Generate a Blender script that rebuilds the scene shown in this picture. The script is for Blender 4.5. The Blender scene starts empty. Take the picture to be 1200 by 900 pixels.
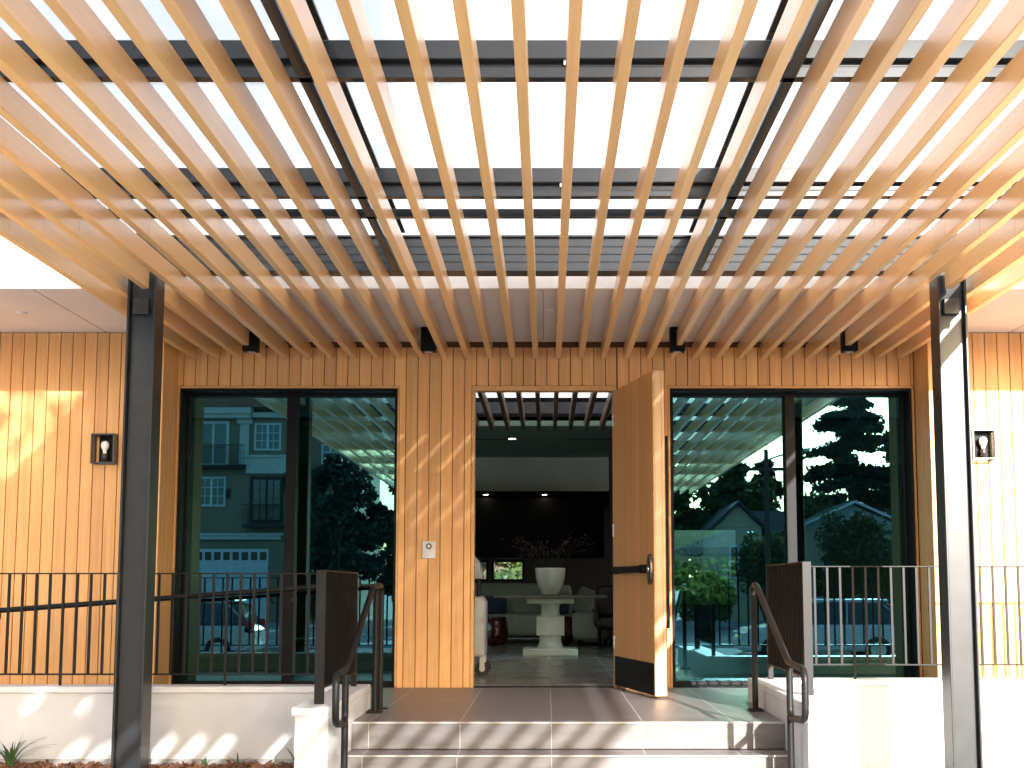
import bpy, bmesh, math, random
import numpy as np
from mathutils import Vector, Matrix
R = math.radians
rnd = random.Random(7)
scn = bpy.context.scene
COL = scn.collection

# ------------------------------------------------------------------ materials
def newmat(name):
    m = bpy.data.materials.new(name); m.use_nodes = True
    nt = m.node_tree
    for n in list(nt.nodes): nt.nodes.remove(n)
    out = nt.nodes.new('ShaderNodeOutputMaterial')
    return m, nt, out

def N(nt, t, **kw):
    n = nt.nodes.new(t)
    for k, v in kw.items():
        if k.startswith('i_'):
            n.inputs[k[2:].replace('_', ' ')].default_value = v
        else:
            setattr(n, k, v)
    return n

def ramp(nt, stops, interp='LINEAR'):
    r = nt.nodes.new('ShaderNodeValToRGB'); r.color_ramp.interpolation = interp
    e = r.color_ramp.elements
    e[0].position, e[0].color = stops[0][0], (*stops[0][1], 1)
    e[1].position, e[1].color = stops[-1][0], (*stops[-1][1], 1)
    for p, c in stops[1:-1]:
        x = e.new(p); x.color = (*c, 1)
    return r

def plain(name, col, rough=.6, metal=0, noise=0.12, nscale=6, bump=0.0, bscale=200, spec=.5, coat=0):
    """colour with a soft mottling and an optional fine bump"""
    m, nt, out = newmat(name)
    b = N(nt, 'ShaderNodeBsdfPrincipled')
    b.inputs['Roughness'].default_value = rough
    b.inputs['Metallic'].default_value = metal
    b.inputs['Specular IOR Level'].default_value = spec
    b.inputs['Coat Weight'].default_value = coat
    geo = N(nt, 'ShaderNodeNewGeometry')
    nz = N(nt, 'ShaderNodeTexNoise'); nz.inputs['Scale'].default_value = nscale; nz.inputs['Detail'].default_value = 5
    nt.links.new(geo.outputs['Position'], nz.inputs['Vector'])
    lo = tuple(max(0, c * (1 - noise)) for c in col); hi = tuple(min(1, c * (1 + noise)) for c in col)
    r = ramp(nt, [(.3, lo), (.7, hi)])
    nt.links.new(nz.outputs['Fac'], r.inputs['Fac']); nt.links.new(r.outputs['Color'], b.inputs['Base Color'])
    if bump:
        n2 = N(nt, 'ShaderNodeTexNoise'); n2.inputs['Scale'].default_value = bscale; n2.inputs['Detail'].default_value = 3
        nt.links.new(geo.outputs['Position'], n2.inputs['Vector'])
        bp = N(nt, 'ShaderNodeBump'); bp.inputs['Strength'].default_value = bump; bp.inputs['Distance'].default_value = .004
        nt.links.new(n2.outputs['Fac'], bp.inputs['Height']); nt.links.new(bp.outputs['Normal'], b.inputs['Normal'])
    nt.links.new(b.outputs['BSDF'], out.inputs['Surface'])
    return m

def wood(name, col, axis='Z', pitch=None, rough=.42, var=.16, grain=.16, coat=0.0, spec=.5):
    m, nt, out = newmat(name)
    b = N(nt, 'ShaderNodeBsdfPrincipled'); b.inputs['Roughness'].default_value = rough
    b.inputs['Coat Weight'].default_value = coat; b.inputs['Coat Roughness'].default_value = .28
    b.inputs['Specular IOR Level'].default_value = spec
    geo = N(nt, 'ShaderNodeNewGeometry'); sep = N(nt, 'ShaderNodeSeparateXYZ')
    nt.links.new(geo.outputs['Position'], sep.inputs[0])
    wn = N(nt, 'ShaderNodeTexWhiteNoise', noise_dimensions='1D')
    if pitch:
        d = N(nt, 'ShaderNodeMath', operation='DIVIDE'); d.inputs[1].default_value = pitch
        fl = N(nt, 'ShaderNodeMath', operation='FLOOR')
        nt.links.new(sep.outputs['X'], d.inputs[0]); nt.links.new(d.outputs[0], fl.inputs[0]); nt.links.new(fl.outputs[0], wn.inputs['W'])
    else:
        oi = N(nt, 'ShaderNodeObjectInfo')
        mu = N(nt, 'ShaderNodeMath', operation='MULTIPLY'); mu.inputs[1].default_value = 97
        nt.links.new(oi.outputs['Random'], mu.inputs[0]); nt.links.new(mu.outputs[0], wn.inputs['W'])
    # grain coordinates, stretched along the board
    sc = {'X': (1.2, 45, 45), 'Y': (45, 1.2, 45), 'Z': (45, 45, 1.2)}[axis]
    vm = N(nt, 'ShaderNodeVectorMath', operation='MULTIPLY'); vm.inputs[1].default_value = sc
    nt.links.new(geo.outputs['Position'], vm.inputs[0])
    off = N(nt, 'ShaderNodeVectorMath', operation='MULTIPLY_ADD'); off.inputs[1].default_value = (31, 31, 31)
    nt.links.new(wn.outputs['Color'], off.inputs[0]); nt.links.new(vm.outputs[0], off.inputs[2])
    nz = N(nt, 'ShaderNodeTexNoise'); nz.inputs['Scale'].default_value = 1; nz.inputs['Detail'].default_value = 6
    nz.inputs['Roughness'].default_value = .65; nz.inputs['Distortion'].default_value = .6
    nt.links.new(off.outputs[0], nz.inputs['Vector'])
    dk = (col[0]*(1-grain), col[1]*(1-grain*1.4), col[2]*(1-grain*1.7)); lt = (col[0]*(1+grain*.5), col[1]*(1+grain*.6), col[2]*(1+grain*.7))
    r = ramp(nt, [(.28, dk), (.55, col), (.75, lt)])
    nt.links.new(nz.outputs['Fac'], r.inputs['Fac'])
    n3 = N(nt, 'ShaderNodeTexNoise'); n3.inputs['Scale'].default_value = .045; n3.inputs['Detail'].default_value = 3
    nt.links.new(off.outputs[0], n3.inputs['Vector'])
    mr3 = N(nt, 'ShaderNodeMapRange'); mr3.inputs['From Min'].default_value = .3; mr3.inputs['From Max'].default_value = .7; mr3.inputs['To Min'].default_value = .88; mr3.inputs['To Max'].default_value = 1.08
    nt.links.new(n3.outputs['Fac'], mr3.inputs['Value'])
    hs0 = N(nt, 'ShaderNodeHueSaturation'); nt.links.new(r.outputs['Color'], hs0.inputs['Color']); nt.links.new(mr3.outputs[0], hs0.inputs['Value'])
    hsv = N(nt, 'ShaderNodeHueSaturation')
    mr = N(nt, 'ShaderNodeMapRange'); mr.inputs['To Min'].default_value = 1 - var; mr.inputs['To Max'].default_value = 1 + var * .7
    nt.links.new(wn.outputs['Value'], mr.inputs['Value']); nt.links.new(mr.outputs[0], hsv.inputs['Value'])
    sp2 = N(nt, 'ShaderNodeSeparateColor'); nt.links.new(wn.outputs['Color'], sp2.inputs[0])
    mr2 = N(nt, 'ShaderNodeMapRange'); mr2.inputs['To Min'].default_value = .497; mr2.inputs['To Max'].default_value = .506
    nt.links.new(sp2.outputs['Green'], mr2.inputs['Value']); nt.links.new(mr2.outputs[0], hsv.inputs['Hue'])
    nt.links.new(hs0.outputs['Color'], hsv.inputs['Color']); nt.links.new(hsv.outputs['Color'], b.inputs['Base Color'])
    bp = N(nt, 'ShaderNodeBump'); bp.inputs['Strength'].default_value = .25; bp.inputs['Distance'].default_value = .001
    nt.links.new(nz.outputs['Fac'], bp.inputs['Height']); nt.links.new(bp.outputs['Normal'], b.inputs['Normal'])
    nt.links.new(b.outputs['BSDF'], out.inputs['Surface'])
    return m

def tiles(name, col, joint, w=.61, h=1.22, gap=.006, ox=0.03, oy=0.0, rough=.4, zwall=False):
    m, nt, out = newmat(name)
    b = N(nt, 'ShaderNodeBsdfPrincipled')
    geo = N(nt, 'ShaderNodeNewGeometry')
    mp = N(nt, 'ShaderNodeMapping'); mp.inputs['Location'].default_value = (-ox, -oy, 0)
    nt.links.new(geo.outputs['Position'], mp.inputs['Vector'])
    bk = N(nt, 'ShaderNodeTexBrick'); bk.offset = 0; bk.squash = 1
    bk.inputs['Scale'].default_value = 1; bk.inputs['Mortar Size'].default_value = gap / 2; bk.inputs['Mortar Smooth'].default_value = .1
    bk.inputs['Brick Width'].default_value = w; bk.inputs['Row Height'].default_value = h
    bk.inputs['Color1'].default_value = (0, 0, 0, 1); bk.inputs['Color2'].default_value = (1, 1, 1, 1); bk.inputs['Mortar'].default_value = (.5, .5, .5, 1)
    if zwall:
        sep = N(nt, 'ShaderNodeSeparateXYZ'); cb = N(nt, 'ShaderNodeCombineXYZ')
        nt.links.new(mp.outputs[0], sep.inputs[0]); nt.links.new(sep.outputs['X'], cb.inputs['X'])
        cb.inputs['Y'].default_value = h * .5
        nt.links.new(cb.outputs[0], bk.inputs['Vector'])
    else:
        nt.links.new(mp.outputs[0], bk.inputs['Vector'])
    nz = N(nt, 'ShaderNodeTexNoise'); nz.inputs['Scale'].default_value = 1; nz.inputs['Detail'].default_value = 7; nz.inputs['Roughness'].default_value = .6
    vm = N(nt, 'ShaderNodeVectorMath', operation='MULTIPLY'); vm.inputs[1].default_value = (2.2, 16, 12)
    nt.links.new(geo.outputs['Position'], vm.inputs[0]); nt.links.new(vm.outputs[0], nz.inputs['Vector'])
    dk = tuple(c * .72 for c in col); lt = tuple(min(1, c * 1.22) for c in col)
    r = ramp(nt, [(.3, dk), (.7, lt)]); nt.links.new(nz.outputs['Fac'], r.inputs['Fac'])
    tone = N(nt, 'ShaderNodeMapRange'); tone.inputs['To Min'].default_value = .9; tone.inputs['To Max'].default_value = 1.08
    nt.links.new(bk.outputs['Color'], tone.inputs['Value'])
    hs = N(nt, 'ShaderNodeHueSaturation'); nt.links.new(r.outputs['Color'], hs.inputs['Color']); nt.links.new(tone.outputs[0], hs.inputs['Value'])
    mx = N(nt, 'ShaderNodeMix', data_type='RGBA'); mx.inputs['B'].default_value = (*joint, 1)
    nt.links.new(bk.outputs['Fac'], mx.inputs['Factor']); nt.links.new(hs.outputs['Color'], mx.inputs['A'])
    nt.links.new(mx.outputs['Result'], b.inputs['Base Color'])
    rr = N(nt, 'ShaderNodeMapRange'); rr.inputs['To Min'].default_value = rough - .08; rr.inputs['To Max'].default_value = rough + .12
    nt.links.new(nz.outputs['Fac'], rr.inputs['Value']); nt.links.new(rr.outputs[0], b.inputs['Roughness'])
    bp = N(nt, 'ShaderNodeBump', invert=True); bp.inputs['Strength'].default_value = .5; bp.inputs['Distance'].default_value = .002
    nt.links.new(bk.outputs['Fac'], bp.inputs['Height']); nt.links.new(bp.outputs['Normal'], b.inputs['Normal'])
    nt.links.new(b.outputs['BSDF'], out.inputs['Surface'])
    return m

def glass(name, trans, gloss, base=.4, rough=0.0):
    m, nt, out = newmat(name)
    tr = N(nt, 'ShaderNodeBsdfTransparent'); tr.inputs['Color'].default_value = (*trans, 1)
    gl = N(nt, 'ShaderNodeBsdfGlossy'); gl.inputs['Color'].default_value = (*gloss, 1); gl.inputs['Roughness'].default_value = rough
    lw = N(nt, 'ShaderNodeLayerWeight'); lw.inputs['Blend'].default_value = .25
    mr = N(nt, 'ShaderNodeMapRange'); mr.inputs['To Min'].default_value = base; mr.inputs['To Max'].default_value = .95
    nt.links.new(lw.outputs['Fresnel'], mr.inputs['Value'])
    mx = N(nt, 'ShaderNodeMixShader'); nt.links.new(mr.outputs[0], mx.inputs[0])
    nt.links.new(tr.outputs[0], mx.inputs[1]); nt.links.new(gl.outputs[0], mx.inputs[2])
    nt.links.new(mx.outputs[0], out.inputs['Surface'])
    return m

def emit(name, col, s):
    m, nt, out = newmat(name)
    e = N(nt, 'ShaderNodeEmission'); e.inputs['Color'].default_value = (*col, 1); e.inputs['Strength'].default_value = s
    nt.links.new(e.outputs[0], out.inputs['Surface']); return m

def opal(name, clear):
    """frosted roof glazing: scatters most of the sun, lets some of it straight through"""
    m, nt, out = newmat(name)
    t = N(nt, 'ShaderNodeBsdfTranslucent'); t.inputs['Color'].default_value = (.82, .80, .775, 1)
    d = N(nt, 'ShaderNodeBsdfDiffuse'); d.inputs['Color'].default_value = (.85, .85, .85, 1)
    tr = N(nt, 'ShaderNodeBsdfTransparent')
    m1 = N(nt, 'ShaderNodeMixShader'); m1.inputs[0].default_value = .12
    nt.links.new(t.outputs[0], m1.inputs[1]); nt.links.new(d.outputs[0], m1.inputs[2])
    m2 = N(nt, 'ShaderNodeMixShader'); m2.inputs[0].default_value = clear
    nt.links.new(m1.outputs[0], m2.inputs[1]); nt.links.new(tr.outputs[0], m2.inputs[2])
    nt.links.new(m2.outputs[0], out.inputs['Surface']); return m

def leafmat(name, c1, c2, rough=.5, trans=.25):
    m, nt, out = newmat(name)
    b = N(nt, 'ShaderNodeBsdfPrincipled'); b.inputs['Roughness'].default_value = rough
    t = N(nt, 'ShaderNodeBsdfTranslucent')
    geo = N(nt, 'ShaderNodeNewGeometry')
    nz = N(nt, 'ShaderNodeTexNoise'); nz.inputs['Scale'].default_value = 1.3; nz.inputs['Detail'].default_value = 3
    nt.links.new(geo.outputs['Position'], nz.inputs['Vector'])
    ad = N(nt, 'ShaderNodeMath', operation='MULTIPLY_ADD'); ad.inputs[1].default_value = .5
    nt.links.new(geo.outputs['Random Per Island'], ad.inputs[0]); 
    sb = N(nt, 'ShaderNodeMath', operation='SUBTRACT'); sb.inputs[1].default_value = .2
    nt.links.new(nz.outputs['Fac'], sb.inputs[0]); nt.links.new(sb.outputs[0], ad.inputs[2])
    r = ramp(nt, [(.2, c1), (.85, c2)]); nt.links.new(ad.outputs[0], r.inputs['Fac'])
    nt.links.new(r.outputs['Color'], b.inputs['Base Color']); nt.links.new(r.outputs['Color'], t.inputs['Color'])
    mx = N(nt, 'ShaderNodeMixShader'); mx.inputs[0].default_value = trans
    nt.links.new(b.outputs[0], mx.inputs[1]); nt.links.new(t.outputs[0], mx.inputs[2]); nt.links.new(mx.outputs[0], out.inputs['Surface'])
    return m

PITCH = .1075
M = dict(
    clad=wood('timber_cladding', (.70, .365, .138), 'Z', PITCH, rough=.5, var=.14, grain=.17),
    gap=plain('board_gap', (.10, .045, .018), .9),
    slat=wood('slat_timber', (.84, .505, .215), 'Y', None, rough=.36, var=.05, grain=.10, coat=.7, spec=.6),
    
    edgew=wood('door_edge_timber', (.70, .46, .24), 'Z', None, rough=.45, var=.04, grain=.10),
    trim=wood('trim_timber', (.60, .33, .13), 'Z', None, rough=.45, var=.05, grain=.12),
    steel=plain('black_painted_steel', (.010, .015, .021), .24, 0, .15, 4, spec=.65),
    col=plain('column_paint', (.022, .025, .029), .34, 0, .2, 7, spec=.4),
    frame=plain('black_window_frame', (.004, .004, .005), .5, spec=.15),
    rail=plain('rail_paint', (.010, .010, .011), .42, 0, .15, 5, spec=.22),
    raildark=plain('rail_paint_darkened', (.004, .004, .0045), .5, spec=.12),  # shade put into the colour: rail paint darkened against bounced sunlight
    stucco=plain('white_stucco', (.62, .62, .625), .85, 0, .05, 3, .6, 170),
    cap=plain('white_cap', (.68, .68, .68), .6, 0, .04, 3, .2, 120),
    soffit=plain('soffit_paint', (.80, .795, .80), .8, 0, .05, 1.5, .2, 120),
    fascia=plain('fascia_paint', (.82, .82, .82), .6, 0, .03, 2),
    foot=plain('raw_footing', (.36, .36, .35), .9, 0, .25, 5, .6, 60),
    tile=tiles('porch_tile', (.175, .15, .146), (.50, .46, .43), oy=.53),
    tilein=tiles('lobby_tile', (.20, .185, .16), (.40, .38, .34), oy=.53, rough=.24),
    riser=tiles('riser_tile', (.142, .130, .128), (.34, .32, .30), zwall=True, rough=.5),
    nosing=plain('nosing_trim', (.36, .34, .32), .5),
    black=plain('black_plate', (.004, .004, .004), .5, spec=.12),
    brass=plain('worn_bronze', (.10, .085, .075), .32, .8),
    chrome=plain('brushed_metal', (.55, .55, .55), .3, .9),
    winglass=glass('tinted_window_glass', (.28, .44, .44), (.27, .72, .84), .19),
    clearglass=glass('clear_glass', (.9, .95, .94), (1, 1, 1), .06),
    lampm=plain('lantern_metal', (.03, .03, .033), .3, 0, .1, 8), lampglass=glass('lamp_glass', (.95, .97, .97), (1, 1, 1), .05),
    opal=opal('frosted_roof_glass', .30), opalsolid=opal('added_skylight_glass', 0.0),
    bulb=plain('white_bulb', (.85, .85, .86), .25, spec=.6),
    silver=plain('silver_plastic', (.55, .55, .56), .4, .2),
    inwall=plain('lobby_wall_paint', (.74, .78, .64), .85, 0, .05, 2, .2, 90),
    inceil=plain('lobby_ceiling_paint', (.22, .33, .27), .7, 0, .06, 2),
    whiteceil=plain('white_ceiling', (.75, .75, .72), .8),
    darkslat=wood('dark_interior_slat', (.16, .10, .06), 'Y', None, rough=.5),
    dark=plain('dark_panel', (.004, .004, .004), .6, spec=.1),
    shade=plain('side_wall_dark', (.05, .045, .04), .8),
    fabric=plain('pale_grey_fabric', (.30, .34, .28), .9, 0, .14, 30, .6, 300),
    cushg=plain('grey_cushion', (.20, .225, .19), .9, 0, .12, 30, .5, 250),
    cushb=plain('navy_cushion', (.03, .05, .09), .9, 0, .1, 30),
    stone=plain('carved_pale_stone', (.66, .68, .60), .6, 0, .10, 8, .4, 80),
    tabletop=plain('dark_table_top', (.05, .05, .045), .35),
    pot=plain('glazed_pot', (.62, .62, .54), .2, 0, .08, 6, coat=.4),
    lacquer=plain('dark_red_lacquer', (.05, .012, .008), .22, 0, .5, 9, coat=.5),
    flower=leafmat('dark_flower', (.02, .008, .008), (.08, .035, .04)),
    stem=plain('dark_stem', (.035, .03, .02), .7),
    cart=plain('pale_grey_plastic', (.50, .52, .53), .45),
    rubber=plain('black_rubber', (.015, .015, .015), .7),
    chairm=plain('dark_brown_leather', (.012, .007, .006), .4),
    mulch=plain('mulch_bark', (.13, .055, .03), .95, 0, .5, 30, 1, 40),
    chip=plain('bark_chip', (.17, .07, .035), .9, 0, .5, 50),
    asphalt=plain('asphalt_road', (.06, .06, .062), .9, 0, .2, 2, .6, 90),
    paving=plain('concrete_paving', (.37, .375, .38), .85, 0, .12, 1.2, .5, 60),
    grass=plain('dry_grass', (.09, .12, .04), .95, 0, .3, .6),
    blade=leafmat('blade_green', (.04, .10, .03), (.12, .20, .07)),
    leafd=leafmat('conifer_green', (.012, .035, .022), (.045, .085, .045), trans=.1),
    leafm=leafmat('broadleaf_green', (.03, .07, .02), (.10, .15, .05), trans=.3),
    leafy=leafmat('yellow_green', (.08, .13, .02), (.22, .28, .07), trans=.4),
    bark=plain('bark', (.09, .065, .05), .95, 0, .35, 8, .8, 30),
    tan=plain('tan_stucco', (.30, .245, .155), .9, 0, .08, .8, .5, 40),
    cream=plain('cream_trim', (.72, .70, .62), .7),
    whitep=plain('white_paint', (.80, .80, .79), .6),
    yellowh=plain('pale_siding', (.62, .52, .33), .8, 0, .06, 1),
    bluesid=plain('pale_blue_siding', (.60, .66, .70), .7),
    roofd=plain('dark_shingle', (.06, .065, .075), .9, 0, .25, 6, .6, 30),
    redtile=plain('clay_tile', (.30, .13, .08), .9, 0, .3, 6),
    pane=glass('house_window_glass', (.10, .14, .16), (.8, .9, 1), .10),
    iron=plain('iron', (.015, .015, .015), .5),
    carb=plain('silver_car_paint', (.42, .44, .46), .25, .6, .03, 2, coat=.8),
    carw=plain('white_car_paint', (.80, .80, .80), .3, 0, .03, 2, coat=.8),
    cargl=plain('dark_car_glass', (.015, .02, .022), .06, spec=.9),
    tail=plain('red_lens', (.45, .015, .01), .2, coat=.5),
    canvas=plain('cream_canvas', (.78, .74, .64), .85),
    downl=emit('downlight_glow', (1, .86, .62), 9),
    gutter=plain('dark_ribbed_steel', (.030, .038, .048), .34, 0, .15, 3),
)

# ------------------------------------------------------------------ mesh helper
class MB:
    def __init__(s): s.v = []; s.f = []; s.sm = []
    def add(s, vs, fs, smooth=False):
        o = len(s.v); s.v += [tuple(p) for p in vs]; s.f += [tuple(i + o for i in f) for f in fs]; s.sm += [smooth] * len(fs); return s
    def box(s, x0, x1, y0, y1, z0, z1):
        if x0 > x1: x0, x1 = x1, x0
        if y0 > y1: y0, y1 = y1, y0
        if z0 > z1: z0, z1 = z1, z0
        vs = [(x, y, z) for z in (z0, z1) for y in (y0, y1) for x in (x0, x1)]
        return s.add(vs, [(0, 2, 3, 1), (4, 5, 7, 6), (0, 1, 5, 4), (2, 6, 7, 3), (0, 4, 6, 2), (1, 3, 7, 5)])
    def cbox(s, c, d): return s.box(c[0]-d[0]/2, c[0]+d[0]/2, c[1]-d[1]/2, c[1]+d[1]/2, c[2]-d[2]/2, c[2]+d[2]/2)
    def obox(s, o, ux, uy, uz, x, y, z):
        o = Vector(o); ux, uy, uz = Vector(ux), Vector(uy), Vector(uz)
        vs = [o + ux*a + uy*b + uz*c for c in z for b in y for a in x]
        return s.add(vs, [(0, 2, 3, 1), (4, 5, 7, 6), (0, 1, 5, 4), (2, 6, 7, 3), (0, 4, 6, 2), (1, 3, 7, 5)])
    def tube(s, pts, r, n=12, fillet=0, cap=True, r2=None):
        P = [Vector(p) for p in pts]
        if fillet:
            Q = [P[0]]
            for i in range(1, len(P) - 1):
                a, b, c = P[i-1], P[i], P[i+1]
                d1 = (a - b); d2 = (c - b); f = min(fillet, d1.length * .45, d2.length * .45)
                p1 = b + d1.normalized() * f; p2 = b + d2.normalized() * f
                for k in range(7):
                    t = k / 6; Q.append(p1 * (1-t)**2 + b * 2*t*(1-t) + p2 * t*t)
            Q.append(P[-1]); P = Q
        vs = []; nP = len(P)
        up = None
        for i, p in enumerate(P):
            d = (P[min(i+1, nP-1)] - P[max(i-1, 0)]).normalized()
            if up is None:
                up = Vector((0, 0, 1)) if abs(d.z) < .9 else Vector((0, 1, 0))
            u = (up - d * up.dot(d)).normalized(); w = d.cross(u); up = u
            rr = r if r2 is None else r + (r2 - r) * i / max(1, nP-1)
            vs += [p + (u * math.cos(2*math.pi*k/n) + w * math.sin(2*math.pi*k/n)) * rr for k in range(n)]
        fs = [(i*n+k, i*n+(k+1) % n, (i+1)*n+(k+1) % n, (i+1)*n+k) for i in range(nP-1) for k in range(n)]
        s.add(vs, fs, True)
        if cap:
            o = len(s.v); s.v += [tuple(v) for v in vs[:n]] + [tuple(v) for v in vs[-n:]]
            s.f += [tuple(o + k for k in range(n))[::-1], tuple(o + n + k for k in range(n))]; s.sm += [False, False]
        return s
    def lathe(s, prof, c=(0, 0, 0), n=28, smooth=True):
        vs = []
        for r, z in prof:
            vs += [(c[0] + r*math.cos(2*math.pi*k/n), c[1] + r*math.sin(2*math.pi*k/n), c[2] + z) for k in range(n)]
        m = len(prof)
        fs = [(i*n+k, i*n+(k+1) % n, (i+1)*n+(k+1) % n, (i+1)*n+k) for i in range(m-1) for k in range(n)]
        return s.add(vs, fs, smooth)
    def prism(s, poly, a0, a1, axis='Y'):
        n = len(poly)
        if axis == 'Y': vs = [(p[0], a0, p[1]) for p in poly] + [(p[0], a1, p[1]) for p in poly]
        elif axis == 'X': vs = [(a0, p[0], p[1]) for p in poly] + [(a1, p[0], p[1]) for p in poly]
        else: vs = [(p[0], p[1], a0) for p in poly] + [(p[0], p[1], a1) for p in poly]
        fs = [(i, (i+1) % n, n+(i+1) % n, n+i) for i in range(n)] + [tuple(range(n))[::-1], tuple(range(n, 2*n))]
        return s.add(vs, fs)
    def build(s, name, mat, parent=None, bevel=0, seg=1, subsurf=0):
        me = bpy.data.meshes.new(name); me.from_pydata(s.v, [], s.f); me.materials.append(M[mat] if isinstance(mat, str) else mat)
        for p, f in zip(me.polygons, s.sm): p.use_smooth = f
        bm = bmesh.new(); bm.from_mesh(me)
        bmesh.ops.recalc_face_normals(bm, faces=bm.faces)
        if bevel:
            ed = [e for e in bm.edges if len(e.link_faces) == 2 and e.calc_face_angle(0) > .6]
            bmesh.ops.bevel(bm, geom=ed, offset=bevel, offset_type='OFFSET', segments=seg, profile=.5, affect='EDGES', clamp_overlap=True)
        bm.to_mesh(me); bm.free()
        o = bpy.data.objects.new(name, me); COL.objects.link(o)
        if parent: attach(o, parent)
        if subsurf:
            md = o.modifiers.new('s', 'SUBSURF'); md.levels = md.render_levels = subsurf
            for p in me.polygons: p.use_smooth = True
        return o

def world_loc(o):
    v = Vector(o.location)
    while o.parent: o = o.parent; v = v + Vector(o.location)
    return v
def attach(o, parent):
    """parents are never rotated while building, so a plain offset keeps world positions"""
    o.parent = parent; o.matrix_parent_inverse = Matrix.Identity(4)
    off = world_loc(parent); me = o.data
    if me is not None and off.length > 0:
        me.transform(Matrix.Translation(-off))
def tag(o, label=None, cat=None, group=None, kind=None):
    for k, v in (('label', label), ('category', cat), ('group', group), ('kind', kind)):
        if v: o[k] = v
    return o
def thing(name, label, cat, loc=(0, 0, 0), group=None):
    o = bpy.data.objects.new(name, None); COL.objects.link(o); o.location = loc; o.empty_display_size = .2
    return tag(o, label, cat, group)
def kids(o): return [c for c in COL.objects if c.parent == o]
def copy_tree(o, parent=None):
    c = o.copy(); COL.objects.link(c)
    if parent: c.parent = parent
    for ch in kids(o): copy_tree(ch, c)
    return c
def struct(name, mb, mat, kind='structure', **k):
    o = mb.build(name, mat, **k); o['kind'] = kind; return o

# ------------------------------------------------------------------ key measures (metres; porch floor is z = 0)
W = 11.60            # recessed entrance wall
WO = 11.16           # outer walls either side
SZ0, SZ1 = 2.975, 3.108   # slat bottom / top
SOF = 3.14           # soffit
YG = 11.84             # glass plane of the windows

# ------------------------------------------------------------------ setting
g = MB()
prof = [(300, -.56), (8.0, -.56), (6.4, -.555), (-2, -.60), (-7.5, -1.10), (-30, -1.12), (-38, -.9), (-80, -.4), (-400, 0)]
for i in range(len(prof) - 1):
    (y0, z0), (y1, z1) = prof[i], prof[i+1]
    g.add([(-400, y0, z0), (400, y0, z0), (400, y1, z1), (-400, y1, z1)], [(0, 1, 2, 3)])
struct('ground', g, 'paving')
rd = MB(); rd.add([(-200, -8.5, -1.098), (200, -8.5, -1.098), (200, -19, -1.107), (-200, -19, -1.107)], [(0, 1, 2, 3)])
struct('street', rd, 'asphalt')
kb = MB(); kb.box(-200, 200, -8.6, -8.42, -1.2, -1.0); kb.box(-200, 200, -19.2, -19.0, -1.2, -1.0)
struct('kerb', kb, 'cap', bevel=.01)
pv = MB()
ln = MB()
for i in range(-12, 13): ln.box(i*6, i*6+2.4, -13.8, -13.68, -1.2, -1.098)
struct('road_marking', ln, 'whitep')
# porch, steps
SXL, SXR = -1.304, 1.59
pf = MB(); pf.prism([(SXL + .001, 8.70), (SXR - .001, 8.70), (SXR - .001, 10.281), (9.39, 10.281), (9.39, 12.06), (-9.39, 12.06), (-9.39, 9.601), (SXL + .001, 9.601)], -.12, 0.0, 'Z')
struct('porch_floor', pf, 'tile')
lf = MB(); lf.box(-9.39, 9.39, 12.061, 22.5, -.12, -.002)
struct('lobby_floor', lf, 'tilein')
for k, (yn, zt) in enumerate(((8.70, 0.0), (8.40, -.18), (8.10, -.36))):
    st = MB(); st.box(SXL + .002, SXR - .002, yn + .006, yn + .02 if k == 0 else yn + .33, zt - (.178 if k < 2 else .2), zt - (.121 if k == 0 else .004))
    if k == 0: st = MB().box(SXL + .002, SXR - .002, yn - .008, yn - .001, -.176, -.012)
    o = struct('step', st, 'riser', bevel=.002)
    if k:
        tr = MB(); tr.box(SXL + .002, SXR - .002, yn + .012, yn + .292, zt - .003, zt)
        tr.build('tread', 'tile', o)
    MB().box(SXL + .002, SXR - .002, yn - .012, yn + .008, zt - .011, zt + .0015).build('nosing', 'nosing', o, bevel=.002)
bed = MB()
nx, ny = 90, 14
def bedpatch(x0, x1, y0, y1, z):
    vs = []; fs = []
    for j in range(ny + 1):
        for i in range(nx + 1):
            x = x0 + (x1 - x0) * i / nx; y = y0 + (y1 - y0) * j / ny
            vs.append((x, y, z + rnd.uniform(-.012, .018) - (.05 if j == 0 else 0)))
    for j in range(ny):
        for i in range(nx):
            a = j * (nx + 1) + i; fs.append((a, a + 1, a + nx + 2, a + nx + 1))
    bed.add(vs, fs)
bedpatch(-9, -1.515, 6.9, 9.41, -.39); bedpatch(1.89, 9, 6.9, 10.11, -.545)
struct('planting_bed', bed, 'mulch')
ch = MB()
for _ in range(3800):
    if rnd.random() < .7: x, y, z = rnd.uniform(-5.2, -1.55), rnd.uniform(8.6, 9.38), -.375
    else: x, y, z = rnd.uniform(1.95, 5), rnd.uniform(9, 10.08), -.53
    a = rnd.uniform(0, 3.14); l, w = rnd.uniform(.012, .045), rnd.uniform(.004, .012); t = rnd.uniform(-.6, .6)
    ch.obox((x, y, z + rnd.uniform(-.005, .02)), (math.cos(a)*math.cos(t), math.sin(a)*math.cos(t), math.sin(t)), (-math.sin(a), math.cos(a), 0),
            (-math.cos(a)*math.sin(t), -math.sin(a)*math.sin(t), math.cos(t)), (-l, l), (-w, w), (-.003, .003))
struct('mulch', ch, 'chip', kind='stuff')

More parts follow.
